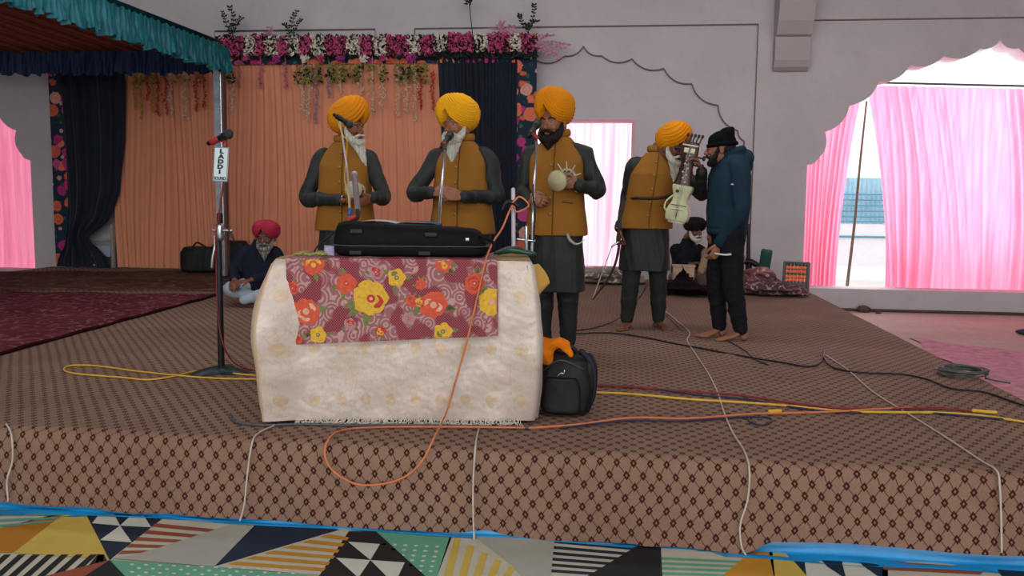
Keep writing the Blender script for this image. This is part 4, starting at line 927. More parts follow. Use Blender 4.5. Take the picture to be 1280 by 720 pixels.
def frame(at, yaw, lean=(0, 0)):
    """body-local -> world; lean shears the trunk with height above the hips"""
    Rz = rot(0, 0, yaw); a = np.array([at[0], at[1], 0.])
    def T(x, y, z):
        k = max(0, z-.9); return a+Rz@np.array([x+lean[0]*k, y+lean[1]*k, 0])+np.array([0, 0, z+(at[2] if len(at) > 2 else 0)])
    return T, Rz
def tloft(T, rings, n=32, e=2.4):
    v, f = loft([(g[0], g[1], g[2], g[3], g[4], g[5] if len(g) > 5 else e) for g in rings], n); return np.array([T(*p) for p in v]), f
def person(name_label, at, yaw, S=1., lean=(0, 0), head=None, hyaw=0, hpitch=0, hroll=0, elbows=None, wrists=None, hands=None, skin=SKIN, kurta=KURTA, vest=VEST, vest_hem=.80, kurta_hem=.47, feet=None, group=None, girth=1., arms_r=1., sleeve_end=.93, seed=0, head_scale=1., trousers=TROU, barefoot=True, shoulders=.185, sh_z=1.43):
    """standing figure. elbows / wrists = (screen-left, screen-right) world points"""
    T, Rz = frame(at, yaw, lean); rt = root('person', (at[0], at[1], at[2] if len(at) > 2 else 0.), name_label, 'person', group); SKINOF[rt.name] = skin; z = lambda h: h*S
    C = np.array(head); R = Rh(hyaw, hpitch, hroll); neck = T(0, 0, z(sh_z+.04)); hb = C+R@np.array([0, .02, -.05])
    body = headprims(C, R, head_scale)+[tube([T(0, .005, z(sh_z-.08)), neck, hb], [.07, .056, .058], n=16)]
    body += [tloft(T, [(0, 0, z(.84), .11, .08), (0, 0, z(1.0), .125, .085), (0, 0, z(1.25), .14, .09), (0, 0, z(sh_z-.06), .12, .06), (0, 0, z(sh_z-.01), .06, .05)])]
    sh = [T(-shoulders*S*.93, 0, z(sh_z-.105)), T(shoulders*S*.93, 0, z(sh_z-.105))]
    for i in (0, 1):
        body.append(tube([T((-1 if i == 0 else 1)*.06, 0, z(sh_z-.09)), sh[i], elbows[i]+(sh[i]-elbows[i])*.45, elbows[i], (elbows[i]+wrists[i])/2, wrists[i]], [.045, .042, .038, .034, .030, .024], n=12, sub=8, up=(0, .3, 1)))
        h = hands[i]
        if h: body += hand(wrists[i], **h)[0]
    an = feet or [(-.10, 0, .1), (.10, 0, -.1)]; legs = []
    for i, (fx, fy, fa) in enumerate(an):
        sg = -1 if i == 0 else 1; hip = T(sg*.085, 0, z(.86)); ank = T(fx, fy+.03, .085); kn = (hip+ank)/2+Rz@np.array([0, -.025, .0]); fd = Rz@rot(0, 0, fa)@np.array([0, -1, 0]); legs.append((hip, kn, ank, fd))
        body.append(tube([hip, kn, ank], [.07, .05, .035], n=12, sub=6)); hl = ank-fd*.03; hl[2] = .035
        sdv = np.cross(fd, [0, 0, 1])
        body.append(tube([ank, ank+fd*.02+np.array([0, 0, -.03]), ank+fd*.075+np.array([0, 0, -.053]), ank+fd*.145+np.array([0, 0, -.066])], [.034, .034, .034, .026], n=14, up=(0, 0, 1), aspect=.62)); body.append(ell(hl, (.03, .03, .03)))
        for t in range(5):
            b = ank+fd*(.15-.008*t)+sdv*(sg*-1)*(-.030+.0155*t)*-1+np.array([0, 0, -.069]); body.append(tube([b-fd*.02, b+fd*.022, b+fd*(.036-.003*t)], [.0095, .0105 if t else .013, .008], n=8, sub=2))
    V, f = remesh(body, .0045, 3); b = mk('body', (V, f), skin, rt)
    # tunic
    if kurta is not None:
        tk = [tloft(T, [(0, .0, z(kurta_hem), .205*girth, .155*girth), (0, 0, z(.62), .20*girth, .15*girth), (0, 0, z(.80), .185*girth, .14*girth), (0, 0, z(.95), .172*girth, .132*girth), (0, -.005, z(1.08), .168*girth, .130*girth), (0, 0, z(1.27), .178, .122), (0, .005, z(sh_z-.09), .160, .100), (0, .005, z(sh_z-.035), .118, .080), (0, .005, z(sh_z+.005), .078, .064), (0, .005, z(sh_z+.04), .064, .058)])]
        for i in (0, 1):
            w = elbows[i]+(wrists[i]-elbows[i])*sleeve_end
            tk.append(tube([T((-1 if i == 0 else 1)*.10*S, 0, z(sh_z-.085)), sh[i], elbows[i]+(sh[i]-elbows[i])*.45, elbows[i], (elbows[i]+w)/2, w], np.array([.060, .068, .065, .061, .053, .042])*arms_r, n=16, sub=8, up=(0, .3, 1)))
        V, f = folds(*remesh(tk, .0075, 3), .014, 15, seed); mk('tunic', (V, f), kurta, rt)
        for i in (0, 1):
            d = nrm(wrists[i]-elbows[i]); w = elbows[i]+(wrists[i]-elbows[i])*sleeve_end; mk('cuff', tube([w-d*.03, w+d*.004], .0425*arms_r, n=16, smooth=False), kurta, rt)
    # trousers
    tp = [tloft(T, [(0, 0, z(.70), .12, .1), (0, 0, z(.95), .15, .115)])]
    for hip, kn, ank, fd in legs: tp.append(tube([hip+np.array([0, 0, .05]), hip, kn, (kn+ank)/2+np.array([0, 0, .0])+fd*.0, ank+np.array([0, 0, .015])], np.array([.10, .105, .082, .070, .058]), n=16, sub=7))
    V, f = folds(*remesh(tp, .008, 3), .010, 19, seed+5, (1, 1, .9)); mk('trousers', (V, f), trousers, rt)
    if vest is not None:
        g = girth; vr = [(0, 0, z(vest_hem), .212*g, .162*g), (0, 0, z(vest_hem+.06), .208*g, .158*g), (0, 0, z(.98), .190*g, .148*g), (0, -.006, z(1.10), .184*g, .144*g), (0, 0, z(1.27), .192, .138), (0, .004, z(sh_z-.12), .186, .122), (0, .005, z(sh_z-.07), .160, .106), (0, .005, z(sh_z-.025), .116, .086), (0, .005, z(sh_z+.012), .084, .072)]
        V, f = folds(*remesh([tloft(T, vr)], .0075, 2), .0045, 11, seed+9); mk('vest', (V, f), vest, rt)
        # front seam, buttons, collar, pocket welt: follow the front of the vest
        def front(z_, x_=0., o=.003):
            rr_ = sorted(vr, key=lambda q: q[2]); zz = [q[2] for q in rr_]; rx = np.interp(z_, zz, [q[3] for q in rr_]); ry = np.interp(z_, zz, [q[4] for q in rr_]); cy = np.interp(z_, zz, [q[1] for q in rr_])
            return T(x_, cy-ry*(1-abs(x_/rx)**2.4)**(1/2.4)-o, z_)
        zs = np.linspace(z(vest_hem)+.004, z(sh_z), 14); mk('front_seam', tube([front(q, .004) for q in zs], .0035, n=6), VESTD, rt)
        for k in range(5): p = front(z(sh_z-.07)-k*.105*S, -.012, .005); mk('button', ell(p, (.0095, .005, .0095), Rz), BTN, rt)
        mk('pocket_welt', tube([front(z(1.02), .07), front(z(1.012), .13)], .004, n=6), VESTD, rt)
        col_ = [T(.074*math.sin(a), .005-.064*math.cos(a), z(sh_z+.033)+.012*(1-math.cos(a))*.5) for a in np.linspace(.25, 2*PI-.25, 22)]
        mk('collar', tube(col_, .012, n=10, up=(0, 0, 1), aspect=2.1, smooth=False), vest, rt)
    return rt, T, Rz, C, R
def W3(px, py, Y): return np.array(P(px, py, Y))

# ---- first drummer (left, head in profile)
Y1 = 6.3
hd = W3(438, 161, Y1-.02)
w0, w1 = W3(427, 250, Y1-.27), W3(467, 247, Y1-.25)
r_, T, Rz, C, R = person('person in mustard vest and orange turban, face in profile, leftmost at the table', (W3(432, 250, Y1)[0], Y1), .12, S=1.0, head=hd, hyaw=1.15, hpitch=.05, elbows=(W3(383, 248, Y1-.06), W3(480, 245, Y1-.04)), wrists=(w0, w1),
    hands=(dict(d=(.85, -.3, -.1), n=(.3, -.3, .9), s=(.1, -.6, .6), curl=(.5, .6, .6, .7)), dict(d=(-.75, -.35, -.35), n=(-.4, .5, .3), s=(-.2, -.3, .9), curl=(.35, .45, .5, .6))), seed=1, girth=1.06)
turban(r_, C, R, TURB, off=(0, .03, .098), r=(.125, .160, .120), tilt=-.55, seed=1, npl=5, v_h=.10, slope=1.4)
face(r_, C, R, 1, GREYB); beard(r_, C, R, WHITEB, length=.24, w=.05, drift=(.06, 0), seed=1, full=1.05)
mk('bangle', tube([w0+np.array([.0, 0, 0])+rot(0, .1, .3)@np.array([0, math.cos(a)*.034, math.sin(a)*.034]) for a in np.linspace(0, 2*PI, 18)], .004, n=6, caps=False), BANG, r_)
# ---- singer
Y2 = 6.1
hd = W3(571, 160, Y2-.03)
w0, w1 = W3(541, 241, Y2-.27), W3(578, 246, Y2-.29)
r_, T, Rz, C, R = person('person with long white beard, mustard vest and yellow turban, singing at the centre', (W3(578, 250, Y2)[0], Y2), -.05, S=1.0, head=hd, hyaw=-.38, hpitch=-.04, hroll=-.05, elbows=(W3(517, 241, Y2-.05), W3(620, 245, Y2-.04)), wrists=(w0, w1),
    hands=(dict(d=(.9, -.35, .12), n=(.3, .5, -.3), s=(0, .2, 1.), curl=(.5, .6, .7, .8)), dict(d=(-.9, -.25, .1), n=(-.1, .8, -.4), s=(0, -.1, 1.), curl=(.35, .35, .45, .55))), skin=SKIN2, seed=2, girth=1.1, shoulders=.195)
turban(r_, C, R, TURB2, off=(0, .025, .104), r=(.144, .150, .128), tilt=-.30, peak=-.22, seed=2, npl=9, v_h=.118, slope=1.5)
face(r_, C, R, 1, GREYB, closed=False); beard(r_, C, R, WHITEB, length=.19, w=.062, drift=(.01, 0), seed=2, full=1.1)
# ---- second drummer (right of the table)
Y3 = 5.88
hd = W3(692, 155, Y3-.03)
w0, w1 = W3(660, 248, Y3-.16), W3(722, 231, Y3-.27)
r_, T, Rz, C, R = person('person with black beard, mustard vest and orange turban, standing right of the table', (W3(696, 250, Y3)[0], Y3), -.12, S=1.01, head=hd, hyaw=-.42, hpitch=.06, elbows=(W3(653, 238, Y3+.02), W3(748, 238, Y3-.03)), wrists=(w0, w1),
    hands=(dict(d=(.7, -.6, -.1), n=(.4, .5, -.2), s=(0, 0, 1.), curl=(.6, .6, .7, .8)), dict(d=(-.9, -.1, .2), n=(-.1, -.9, -.1), s=(.0, -.2, 1.), curl=(.7, .8, .9, 1.))), skin=SKIN2, seed=3, vest_hem=.80, kurta_hem=.43, feet=[(-.085, .0, -.2), (.085, .02, .2)])
turban(r_, C, R, TURB, off=(0, .025, .112), r=(.122, .142, .128), tilt=-.28, peak=-.15, seed=3, npl=8, v_h=.122, slope=1.6)
face(r_, C, R, 1, BLACKB, closed=True); beard(r_, C, R, BLACKB, length=.085, w=.06, seed=3, full=1.15)
# silver curved pendant tucked at the waist
q = W3(716, 303, Y3-.175); kp = root('waist_dagger', tuple(q), 'small curved silver-tipped dagger at the waist of the person right of the table', 'dagger')
mk('sheath', tube([q+np.array([-.035, .0, .05]), q+np.array([-.02, 0, .015]), q+np.array([.01, -.005, -.008])], [.011, .012, .010], n=10, up=(0, 1, 0), aspect=.5), M('sheath_grey', '8c8c88', .45, .5, .5), kp); mk('tip', tube([q+np.array([.01, -.005, -.008]), q+np.array([.04, -.005, -.008]), q+np.array([.075, 0, .02])], [.009, .006, .002], n=10, up=(0, 1, 0), aspect=.5), M('tip_grey', '9a9a94', .3, .5, .6), kp)
# ---- bowed instrument player
Y4 = 7.13
hd = W3(841, 186, Y4-.12)
w0, w1 = W3(774, 287, Y4-.06), W3(877, 213, Y4-.36)
r_, T, Rz, C, R = person('person in mustard vest and orange turban holding a bowed instrument against the face', (W3(806, 330, Y4)[0], Y4), .10, S=.985, lean=(.13, -.12), head=hd, hyaw=.75, hpitch=.22, hroll=.12, elbows=(W3(784, 247, Y4+.04), W3(878, 243, Y4-.08)), wrists=(w0, w1),
    hands=(dict(d=(-.05, -.15, -1.), n=(.9, .3, .0), s=(.1, -1., .0), curl=(.8, .9, 1., 1.), L=1.05), dict(d=(-.45, -.25, .85), n=(-.8, -.1, -.5), s=(-.1, -.9, .3), curl=(.6, .7, .8, .8))), skin=SKIN3, seed=4, vest_hem=.83, kurta_hem=.49, girth=1.02, feet=[(-.13, -.03, -.35), (.13, .02, .45)])
turban(r_, C, R, TURB, off=(0, .03, .088), r=(.115, .150, .112), tilt=-.55, seed=4, npl=5, v_h=.10, slope=1.4)
face(r_, C, R, 1, GREYB); beard(r_, C, R, WHITEB, length=.16, w=.05, drift=(-.02, 0), seed=4)
st_ = [T(-.19, -.02, 1.05), T(-.12, -.135, 1.06), T(0, -.155, 1.06), T(.10, -.15, 1.07), T(.17, -.08, 1.09)]
sp_ = tube(st_, .013, n=8, up=(0, 1, 0), aspect=.6); mk('patterned_strap', folds(*sp_, .003, 90, 2), M('strap_dark', '2a1a16', .6, .4, var=.6, nscale=80), r_)
mk('bangle', tube([w0+np.array([math.cos(a)*.032, math.sin(a)*.032, .012]) for a in np.linspace(0, 2*PI, 18)], .004, n=6, caps=False), BANG, r_)
# ---- man in blue hoodie
Y5 = 6.75
HOOD = M('hoodie_blue', '17303f', .85, .2, var=.1, nscale=8, bump=.3, bscale=250); JEAN = M('trouser_black', '14171c', .85, .2, var=.15, nscale=8)
hd = W3(901, 186, Y5)
w0, w1 = W3(884, 262, Y5-.20), W3(899, 305, Y5-.10)
at = (W3(908, 300, Y5)[0], Y5)
r_, T, Rz, C, R = person('person in blue hoodie and black knit cap, turned away towards the instrument player', at, -1.25, S=.96, lean=(.0, .02), head=hd, hyaw=-1.75, hpitch=.12, elbows=(W3(908, 255, Y5+.20), W3(927, 262, Y5-.20)), wrists=(W3(899, 286, Y5+.08), w1),
    hands=(dict(d=(-.6, -.3, -.5), n=(.2, .3, -1.), s=(.2, -1., .0), curl=(.5, .6, .7, .7)), dict(d=(-.35, -.1, -.9), n=(-.5, .8, -.1), s=(-.8, -.4, 0), curl=(.55, .6, .7, .8))), skin=SKIN2, kurta=None, vest=None, seed=5, trousers=JEAN, feet=[(-.10, -.02, .1), (.10, .06, -.15)], group=None)
S_ = .96; z = lambda h: h*S_
tk = [tloft(T, [(0, .0, z(.86), .160, .135), (0, 0, z(.89), .172, .148), (0, 0, z(1.0), .175, .15), (0, 0, z(1.12), .178, .148), (0, 0, z(1.28), .185, .14), (0, .005, z(1.39), .165, .11), (0, .01, z(1.455), .09, .075)])]
for (sx, e, w) in ((-.17, W3(908, 255, Y5+.20), W3(899, 286, Y5+.08)), (.17, W3(927, 262, Y5-.20), w1)):
    s0 = T(sx*.95, 0, z(1.34)); w_ = e+(w-e)*.86; tk.append(tube([T(sx*.4, 0, z(1.36)), s0, s0+(e-s0)*.5, e, (e+w_)/2, w_], [.07, .078, .072, .064, .058, .050], n=16, sub=7, up=(0, .3, 1)))
tk.append(tube([T(.07*math.sin(a), .01-.075*math.cos(a)*1., z(1.47)-.02*math.cos(a)) for a in np.linspace(.5, 2*PI-.5, 14)], [.03]*14, n=12))
tk.append(ell(T(0, .115, z(1.42)), (.10, .06, .07), Rz)); tk.append(ell(T(0, .13, z(1.36)), (.07, .045, .06), Rz))
V, f = folds(*remesh(tk, .0075, 3), .008, 15, 31); mk('hoodie', (V, f), HOOD, r_)
mk('waistband', tloft(T, [(0, 0, z(.83), .158, .133), (0, 0, z(.875), .166, .141)]), M('hoodie_rib', '18323f', .9, .1, var=.2, nscale=60), r_)
e = W3(927, 262, Y5-.20); mk('cuff', tube([e+(w1-e)*.80, e+(w1-e)*.95], .047, n=16, smooth=False), M('hoodie_rib', ''), r_)
pl = W3(915.5, 230.5, Y5-.275); RR = rot(0, .05, .35)
mk('sleeve_logo', [(lambda q: (q[0]@RR.T+pl, q[1]))(obox((0, 0, .004*k-.002), (.012-.003*k, .004, .0012 if k else .002))) for k in (0, 1, 2)], M('logo_pale', 'b9c4cc', .6, .3, bump=0), r_, smooth=False)
# knit cap with a folded peak
T0 = lambda v: C+R@np.array(v)
cap = [ell(T0((0, .012, .055)), (.088, .104, .080), R), tube([T0((math.sin(a)*.085, .014-math.cos(a)*.103, .028+.0*a)) for a in np.linspace(0, 2*PI, 24)], .017, n=8, caps=False), ell(T0((.0, .055, .105)), (.070, .060, .048), R), ell(T0((0, .085, .135)), (.036, .030, .018), R)]
V, f = folds(*remesh(cap, .005, 3), .003, 40, 8); mk('knit_cap', (V, f), M('cap_black', '0c0c10', .9, .1, var=.3, nscale=60, bump=.5, bscale=300), r_)
beard(r_, C, R, BLACKB, length=.03, w=.05, seed=5, full=.85); face(r_, C, R, 1, BLACKB)
hr = [ell(T0((0, .055, -.01)), (.076, .060, .05), R)]; mk('hair', hr, BLACKB, r_)

# ---- seated people
def seated(label, at, yaw, head, hyaw, hpitch, elbows, wrists, hands, cloth, legcloth, skin, seed, knees, feet_, hip=.12, shz=.56, lean=(0, 0), coat=None):
    T, Rz = frame(at, yaw); rt = root('person', (at[0], at[1], .02), label, 'person'); SKINOF[rt.name] = skin; C = np.array(head); R = Rh(hyaw, hpitch)
    L = lambda x, y, z_: T(x+lean[0]*z_, y+lean[1]*z_, 0)+np.array([0, 0, z_+.02])
    body = headprims(C, R)+[tube([L(0, 0, shz-.08), L(0, 0, shz+.05), C+R@np.array([0, .02, -.05])], [.07, .055, .058], n=14), tloft(lambda a, b, c: L(a, b, c), [(0, 0, .05, .12, .1), (0, 0, .3, .13, .09), (0, 0, shz-.08, .10, .055), (0, 0, shz-.02, .06, .05)])]
    sh = [L(-.165, 0, shz-.085), L(.165, 0, shz-.085)]
    for i in (0, 1):
        body.append(tube([L((-.06, .06)[i], 0, shz-.09), sh[i], elbows[i]+(sh[i]-elbows[i])*.4, elbows[i], elbows[i]+(wrists[i]-elbows[i])*.5, wrists[i]], [.045, .042, .038, .034, .029, .024], n=12, sub=8, up=(0, .3, 1)))
        if hands[i]: body += hand(wrists[i], **hands[i])[0]
        body.append(tube([L((-.09, .09)[i], 0, hip), knees[i], feet_[i]], [.07, .045, .03], n=12, sub=6)); body.append(ell(feet_[i], (.05, .04, .03)))
    mk('body', remesh(body, .006, 3), skin, rt)
    tk = [tloft(lambda a, b, c: L(a, b, c), [(0, 0, .0, .19, .17), (0, 0, .15, .195, .165), (0, 0, .35, .185, .14), (0, 0, shz-.09, .165, .10), (0, 0, shz-.03, .115, .08), (0, 0, shz+.01, .08, .065), (0, 0, shz+.05, .066, .06)])]
    for i in (0, 1):
        w = elbows[i]+(wrists[i]-elbows[i])*.9; tk.append(tube([L((-.1, .1)[i], 0, shz-.08), sh[i], elbows[i]+(sh[i]-elbows[i])*.4, elbows[i], w], [.06, .072, .064, .058, .046], n=14, sub=7, up=(0, .3, 1)))
    mk('jacket', folds(*remesh(tk, .009, 3), .010, 17, seed), cloth, rt)
    lg = []
    for i in (0, 1): lg.append(tube([L((-.08, .08)[i], .0, hip), (L((-.09, .09)[i], 0, hip)+knees[i])/2, knees[i], feet_[i]+(knees[i]-feet_[i])*.12], [.11, .10, .078, .055], n=14, sub=7))
    mk('trousers', folds(*remesh(lg, .009, 3), .011, 18, seed+1), legcloth, rt)
    return rt, T, Rz, C, R, L
ys = 8.15
r_, T, Rz, C, R, L = seated('person in pink turban and dark jacket sitting on the stage behind the table', (W3(325, 350, ys)[0], ys), -.15, W3(333, 297, ys-.12), .05, .10, (W3(293, 335, ys-.05), W3(352, 338, ys-.05)), (W3(293, 350, ys-.38), W3(314, 350, ys-.40)),
    (dict(d=(.2, -.8, -.3), n=(.2, 0, -1), s=(1, 0, 0), curl=(.4, .4, .5, .5)), dict(d=(-.7, -.6, -.1), n=(0, 0, -1), s=(-.3, -1, 0), curl=(.4, .4, .5, .5))), M('jacket_navy', '141c2a', .8, .2, var=.15, nscale=8), M('cloth_pale_blue', '9fb0bd', .85, .2, var=.08, nscale=8), SKIN3, 41,
    (W3(290, 362, ys-.32), W3(352, 362, ys-.40)), (W3(330, 376, ys-.42), W3(300, 376, ys-.42)), lean=(.06, -.06))
turban(r_, C, R, TURBP, off=(0, .015, .072), r=(.128, .135, .098), tilt=-.22, seed=6, npl=7, v_h=.10, slope=1.4)
face(r_, C, R, 1, GREYB); beard(r_, C, R, GREYB, length=.13, w=.06, seed=6)
mk('turban_pin', ell(C+R@np.array([0, -.105, .088]), (.012, .006, .009)), CHR, r_)
yq = 10.7
r_, T, Rz, C, R, L = seated('person in dark turban and black jacket sitting between the two standing people at the back', (W3(858, 345, yq)[0], yq), .5, W3(868, 288, yq-.10), .55, .2, (W3(846, 325, yq-.05), W3(885, 325, yq-.12)), (W3(862, 330, yq-.30), W3(880, 322, yq-.3)),
    (dict(d=(.8, -.4, .2), n=(0, 0, -1), s=(0, -1, .2), curl=(.4, .4, .5, .5)), None), M('jacket_black', '10131c', .8, .2, var=.15, nscale=8), M('cloth_tan', '6b5a48', .85, .2, var=.1, nscale=8), SKIN3, 51, (W3(845, 350, yq-.35), W3(880, 350, yq-.35)), (W3(870, 357, yq-.4), W3(860, 357, yq-.4)), shz=.52)
turban(r_, C, R, TURBK, off=(0, .015, .068), r=(.125, .13, .092), tilt=-.2, seed=7, npl=7, v_h=.05)
face(r_, C, R, 1, GREYB); beard(r_, C, R, WHITEB, length=.07, w=.055, seed=7)
yq = 10.25
TAN = M('shawl_tan', '8f7b66', .9, .1, var=.1, nscale=10)
r_, T, Rz, C, R, L = seated('person wrapped in a tan shawl sitting mostly hidden behind the blue hoodie', (W3(900, 350, yq)[0], yq), -.6, W3(900, 292, yq-.05), -.7, .25, (W3(882, 325, yq-.12), W3(925, 325, yq-.05)), (W3(876, 341, yq-.30), W3(900, 345, yq-.3)),
    (dict(d=(-.1, -.4, -.8), n=(.4, .5, 0), s=(-1, 0, 0), curl=(.3, .3, .4, .5)), None), TAN, M('trouser_dull', '4a3f3a', .85, .2), SKIN, 61, (W3(878, 352, yq-.4), W3(925, 352, yq-.4)), (W3(895, 364, yq-.3), W3(905, 364, yq-.3)), shz=.50)
turban(r_, C, R, TURBK, off=(0, .015, .068), r=(.11, .12, .085), tilt=-.2, seed=8); face(r_, C, R, 1, BLACKB); beard(r_, C, R, BLACKB, length=.06, w=.055, seed=8)

# ================================================================== INSTRUMENTS
SKN = M('drumskin', 'b5b08c', .6, .3, var=.1); WOODR = M('wood_red', '4a2418', .4, .5, var=.2, nscale=14); CORD = M('cord_white', 'c4bfae', .7, .2)
def hourglass(c, axis, label, L=.15, r=.062, rw=.03, cordfan=None):
    c = np.array(c, float); a = nrm(axis); u = nrm(np.cross(a, [0, 0, 1])); w = np.cross(u, a); rt = root('hourglass_drum', tuple(c), label, 'drum')
    mk('shell', tube([c-a*L/2, c-a*L*.3, c, c+a*L*.3, c+a*L/2], [r*.9, r*.66, rw, r*.66, r*.9], n=24, caps=False), WOODR, rt)
    for s_ in (-1, 1):
        e = c+a*s_*L/2; h = mk('drumhead', tube([e-a*.006, e+a*.006], r, n=28, caps=False, smooth=False), SKN, rt)
        mk('rim', tube([e+(u*math.cos(t)+w*math.sin(t))*r for t in np.linspace(0, 2*PI, 30)], .005, n=6, caps=False), M('rim_pale', '8f8a6c', .6, .3), h)
    cr_ = []
    for k in range(12):
        t = 2*PI*k/12; t2 = 2*PI*(k+.5)/12; p = c-a*L/2+(u*math.cos(t)+w*math.sin(t))*r*1.02; q = c+a*L/2+(u*math.cos(t2)+w*math.sin(t2))*r*1.02; m_ = c+(u*math.cos((t+t2)/2)+w*math.sin((t+t2)/2))*rw*1.5
        cr_.append(tube([p, m_, q], .0022, n=5, sub=4))
    mk('lacing', cr_, CORD, rt)
    if cordfan:
        for k, t in enumerate(np.linspace(cordfan[0], cordfan[1], 6)):
            d = u*math.cos(t)+w*math.sin(t); mk('tuning_peg', tube([c+a*L*.42+d*r*.8, c+a*L*.36+d*(r+.045)], [.005, .0035], n=6, smooth=False), CORD, rt)
    return rt
c3 = W3(695, 226, Y3-.36); hourglass(c3+np.array([.035, .075, .01]), (.35, .9, .12), 'small hourglass drum held up by the person with black beard', cordfan=(-.9, 2.1), L=.15)
c1 = W3(441, 238, Y1-.36); hourglass(c1+np.array([.0, .06, .0]), (-.1, .97, -.1), 'small hourglass drum held by the person with head in profile', L=.13, r=.058)

# sarangi-like fiddle
CREAM = M('body_cream', 'c3c7a2', .45, .4, var=.08, nscale=12); IV = M('ivory', 'd8d4bc', .4, .4, bump=0); WB = M('neck_brown', '3d2118', .35, .5, var=.3, nscale=18); PEGM = M('peg_dark', '140e0c', .4, .5)
ys_ = Y4-.36; B0 = W3(845, 276, ys_); B1 = W3(866, 175, ys_); ax = nrm(B1-B0); LL = np.linalg.norm(B1-B0); fw = nrm(np.array([-.25, -1, 0])); fw = nrm(fw-ax*np.dot(fw, ax)); sx_ = np.cross(fw, ax)*-1
if sx_[0] < 0: sx_ = -sx_
RF = np.column_stack([sx_, -fw, ax])
sg_ = root('sarangi', tuple(B0), 'bowed fiddle with cream body and dark carved neck, held upright by the bent person', 'fiddle')
def outl(pts, d0, d1, bev=.004, n=6):
    """flat-front body from half-width profile [(s, halfwidth)] along the axis"""
    pr = cr([(s_, w, 0) for s_, w in pts], n); V = []; m = len(pr)
    prof = [(-1, d0), (-1, d1-.01), (-.93, d1), (.93, d1), (1, d1-.01), (1, d0), (.7, d0-.02), (-.7, d0-.02)]
    for s_, w, _ in pr:
        for a, d in prof: V.append(B0+ax*s_*LL+sx_*a*w+fw*d)
    k = len(prof); f = [(i*k+j, i*k+(j+1) % k, (i+1)*k+(j+1) % k, (i+1)*k+j) for i in range(m-1) for j in range(k)]+[tuple(range(k)), tuple((m-1)*k+j for j in range(k))[::-1]]
    return np.array(V), f
mk('sound_box', outl([(0, .072), (.02, .082), (.10, .088), (.17, .075), (.24, .056), (.32, .058), (.40, .075), (.44, .074)], -.06, .035), CREAM, sg_)
mk('foot', outl([(-.03, .052), (-.02, .060), (.0, .060)], -.05, .025), CREAM, sg_)
def onf(s_, x, d): return B0+ax*s_*LL+sx_*x+fw*d
mk('waist_seam', tube([onf(.19, -.058, .037), onf(.19, .058, .037)], .0025, n=6), PEGM, sg_); mk('bridge', tube([onf(.14, -.05, .04), onf(.145, 0, .052), onf(.14, .05, .04)], .005, n=6), IV, sg_)
mk('sound_hole', ell(onf(.36, -.03, .035), (.014, .003, .012), RF), PEGM, sg_); mk('centre_line', tube([onf(.02, 0, .037), onf(.17, 0, .037)], .002, n=5), PEGM, sg_)
mk('fingerboard', outl([(.43, .062), (.50, .052), (.60, .046), (.72, .050), (.78, .058)], -.045, .032), WB, sg_)
mk('pegbox', outl([(.77, .060), (.80, .066), (.93, .064), (.97, .058)], -.045, .04), WB, sg_)
mk('nut', outl([(.92, .062), (.935, .062)], .03, .045), IV, sg_)
for x in (-.024, .024):
    p = onf(.865, x, .041); mk('inlay_square', (lambda q: (q[0]@RF.T+p, q[1]))(obox((0, 0, 0), (.016, .003, .017))), IV, sg_, smooth=False)
for i, (s_, x) in enumerate(((.60, -.02), (.65, .012), (.70, -.015), (.53, -.01), (.48, .01), (.57, .01), (.75, 0))): mk('inlay_dot', ell(onf(s_, x, .032), (.008, .003, .006), RF, 10, 8), IV, sg_)
for i in range(5):
    b = onf(.975, -.055+.027*i, -.01); mk('peg', [tube([b-ax*.01, b+ax*.045+sx_*.01], [.006, .005], n=8, smooth=False), ell(b+ax*.05+sx_*.012, (.011, .009, .015), RF)], PEGM, sg_)
for s_, sd in ((.80, 1), (.70, 1), (.88, -1)): b = onf(s_, .05*sd, 0); mk('peg', [tube([b, b+sx_*.05*sd], [.007, .006], n=8, smooth=False), ell(b+sx_*.06*sd, (.013, .012, .020), RF)], PEGM, sg_)
for i in range(4): mk('string', tube([onf(.05, -.012+.008*i, .04), onf(.143, -.012+.008*i, .056), onf(.90, -.012+.008*i, .046)], .0009, n=4, smooth=False), CHR, sg_)
mk('side_bracket', tube([onf(.30, -.06, .01), onf(.22, -.10, .01), onf(.14, -.105, .01), onf(.10, -.085, .01)], .007, n=8), CREAM, sg_)
yb = Y4-.14; bw = root('bow', tuple(W3(774, 300, yb)), 'curved dark wooden bow with pale hair, hanging from the hand of the bent person', 'bow')
mk('stick', tube([W3(773, 286, yb), W3(774, 305, yb), W3(769, 330, yb), W3(758, 352, yb), W3(741, 374, yb)], [.008, .011, .010, .009, .006], n=9), M('bow_wood', '2c1210', .4, .5), bw)
mk('hair', tube([W3(765, 308, yb-.01), W3(741, 373, yb)], .0045, n=6, up=(0, 1, 0), aspect=.5), M('bow_hair', 'b8b4a8', .6, .3), bw); mk('frog', tube([W3(774, 302, yb), W3(765, 308, yb-.01)], .008, n=7, smooth=False), CHR, bw)
# pen in the hand of the hoodie person
tag(mk('white_pen', [tube([W3(894, 317, Y5-.14), W3(906, 318.5, Y5-.17), W3(913, 318, Y5-.18)], [.006, .007, .0075], n=8)], M('pen_white', 'd8d8d4', .4, .4)), 'short white pen held low by the person in the blue hoodie', 'pen')

# ================================================================== TABLE MICROPHONES
def onT(px, py, b=-.1):   # a point on the tabletop seen at px
    q = P(px, 315, 4.1); return TL(np.dot(q[:2]-TC, ex), b, TZ+.012)
YT = 4.32
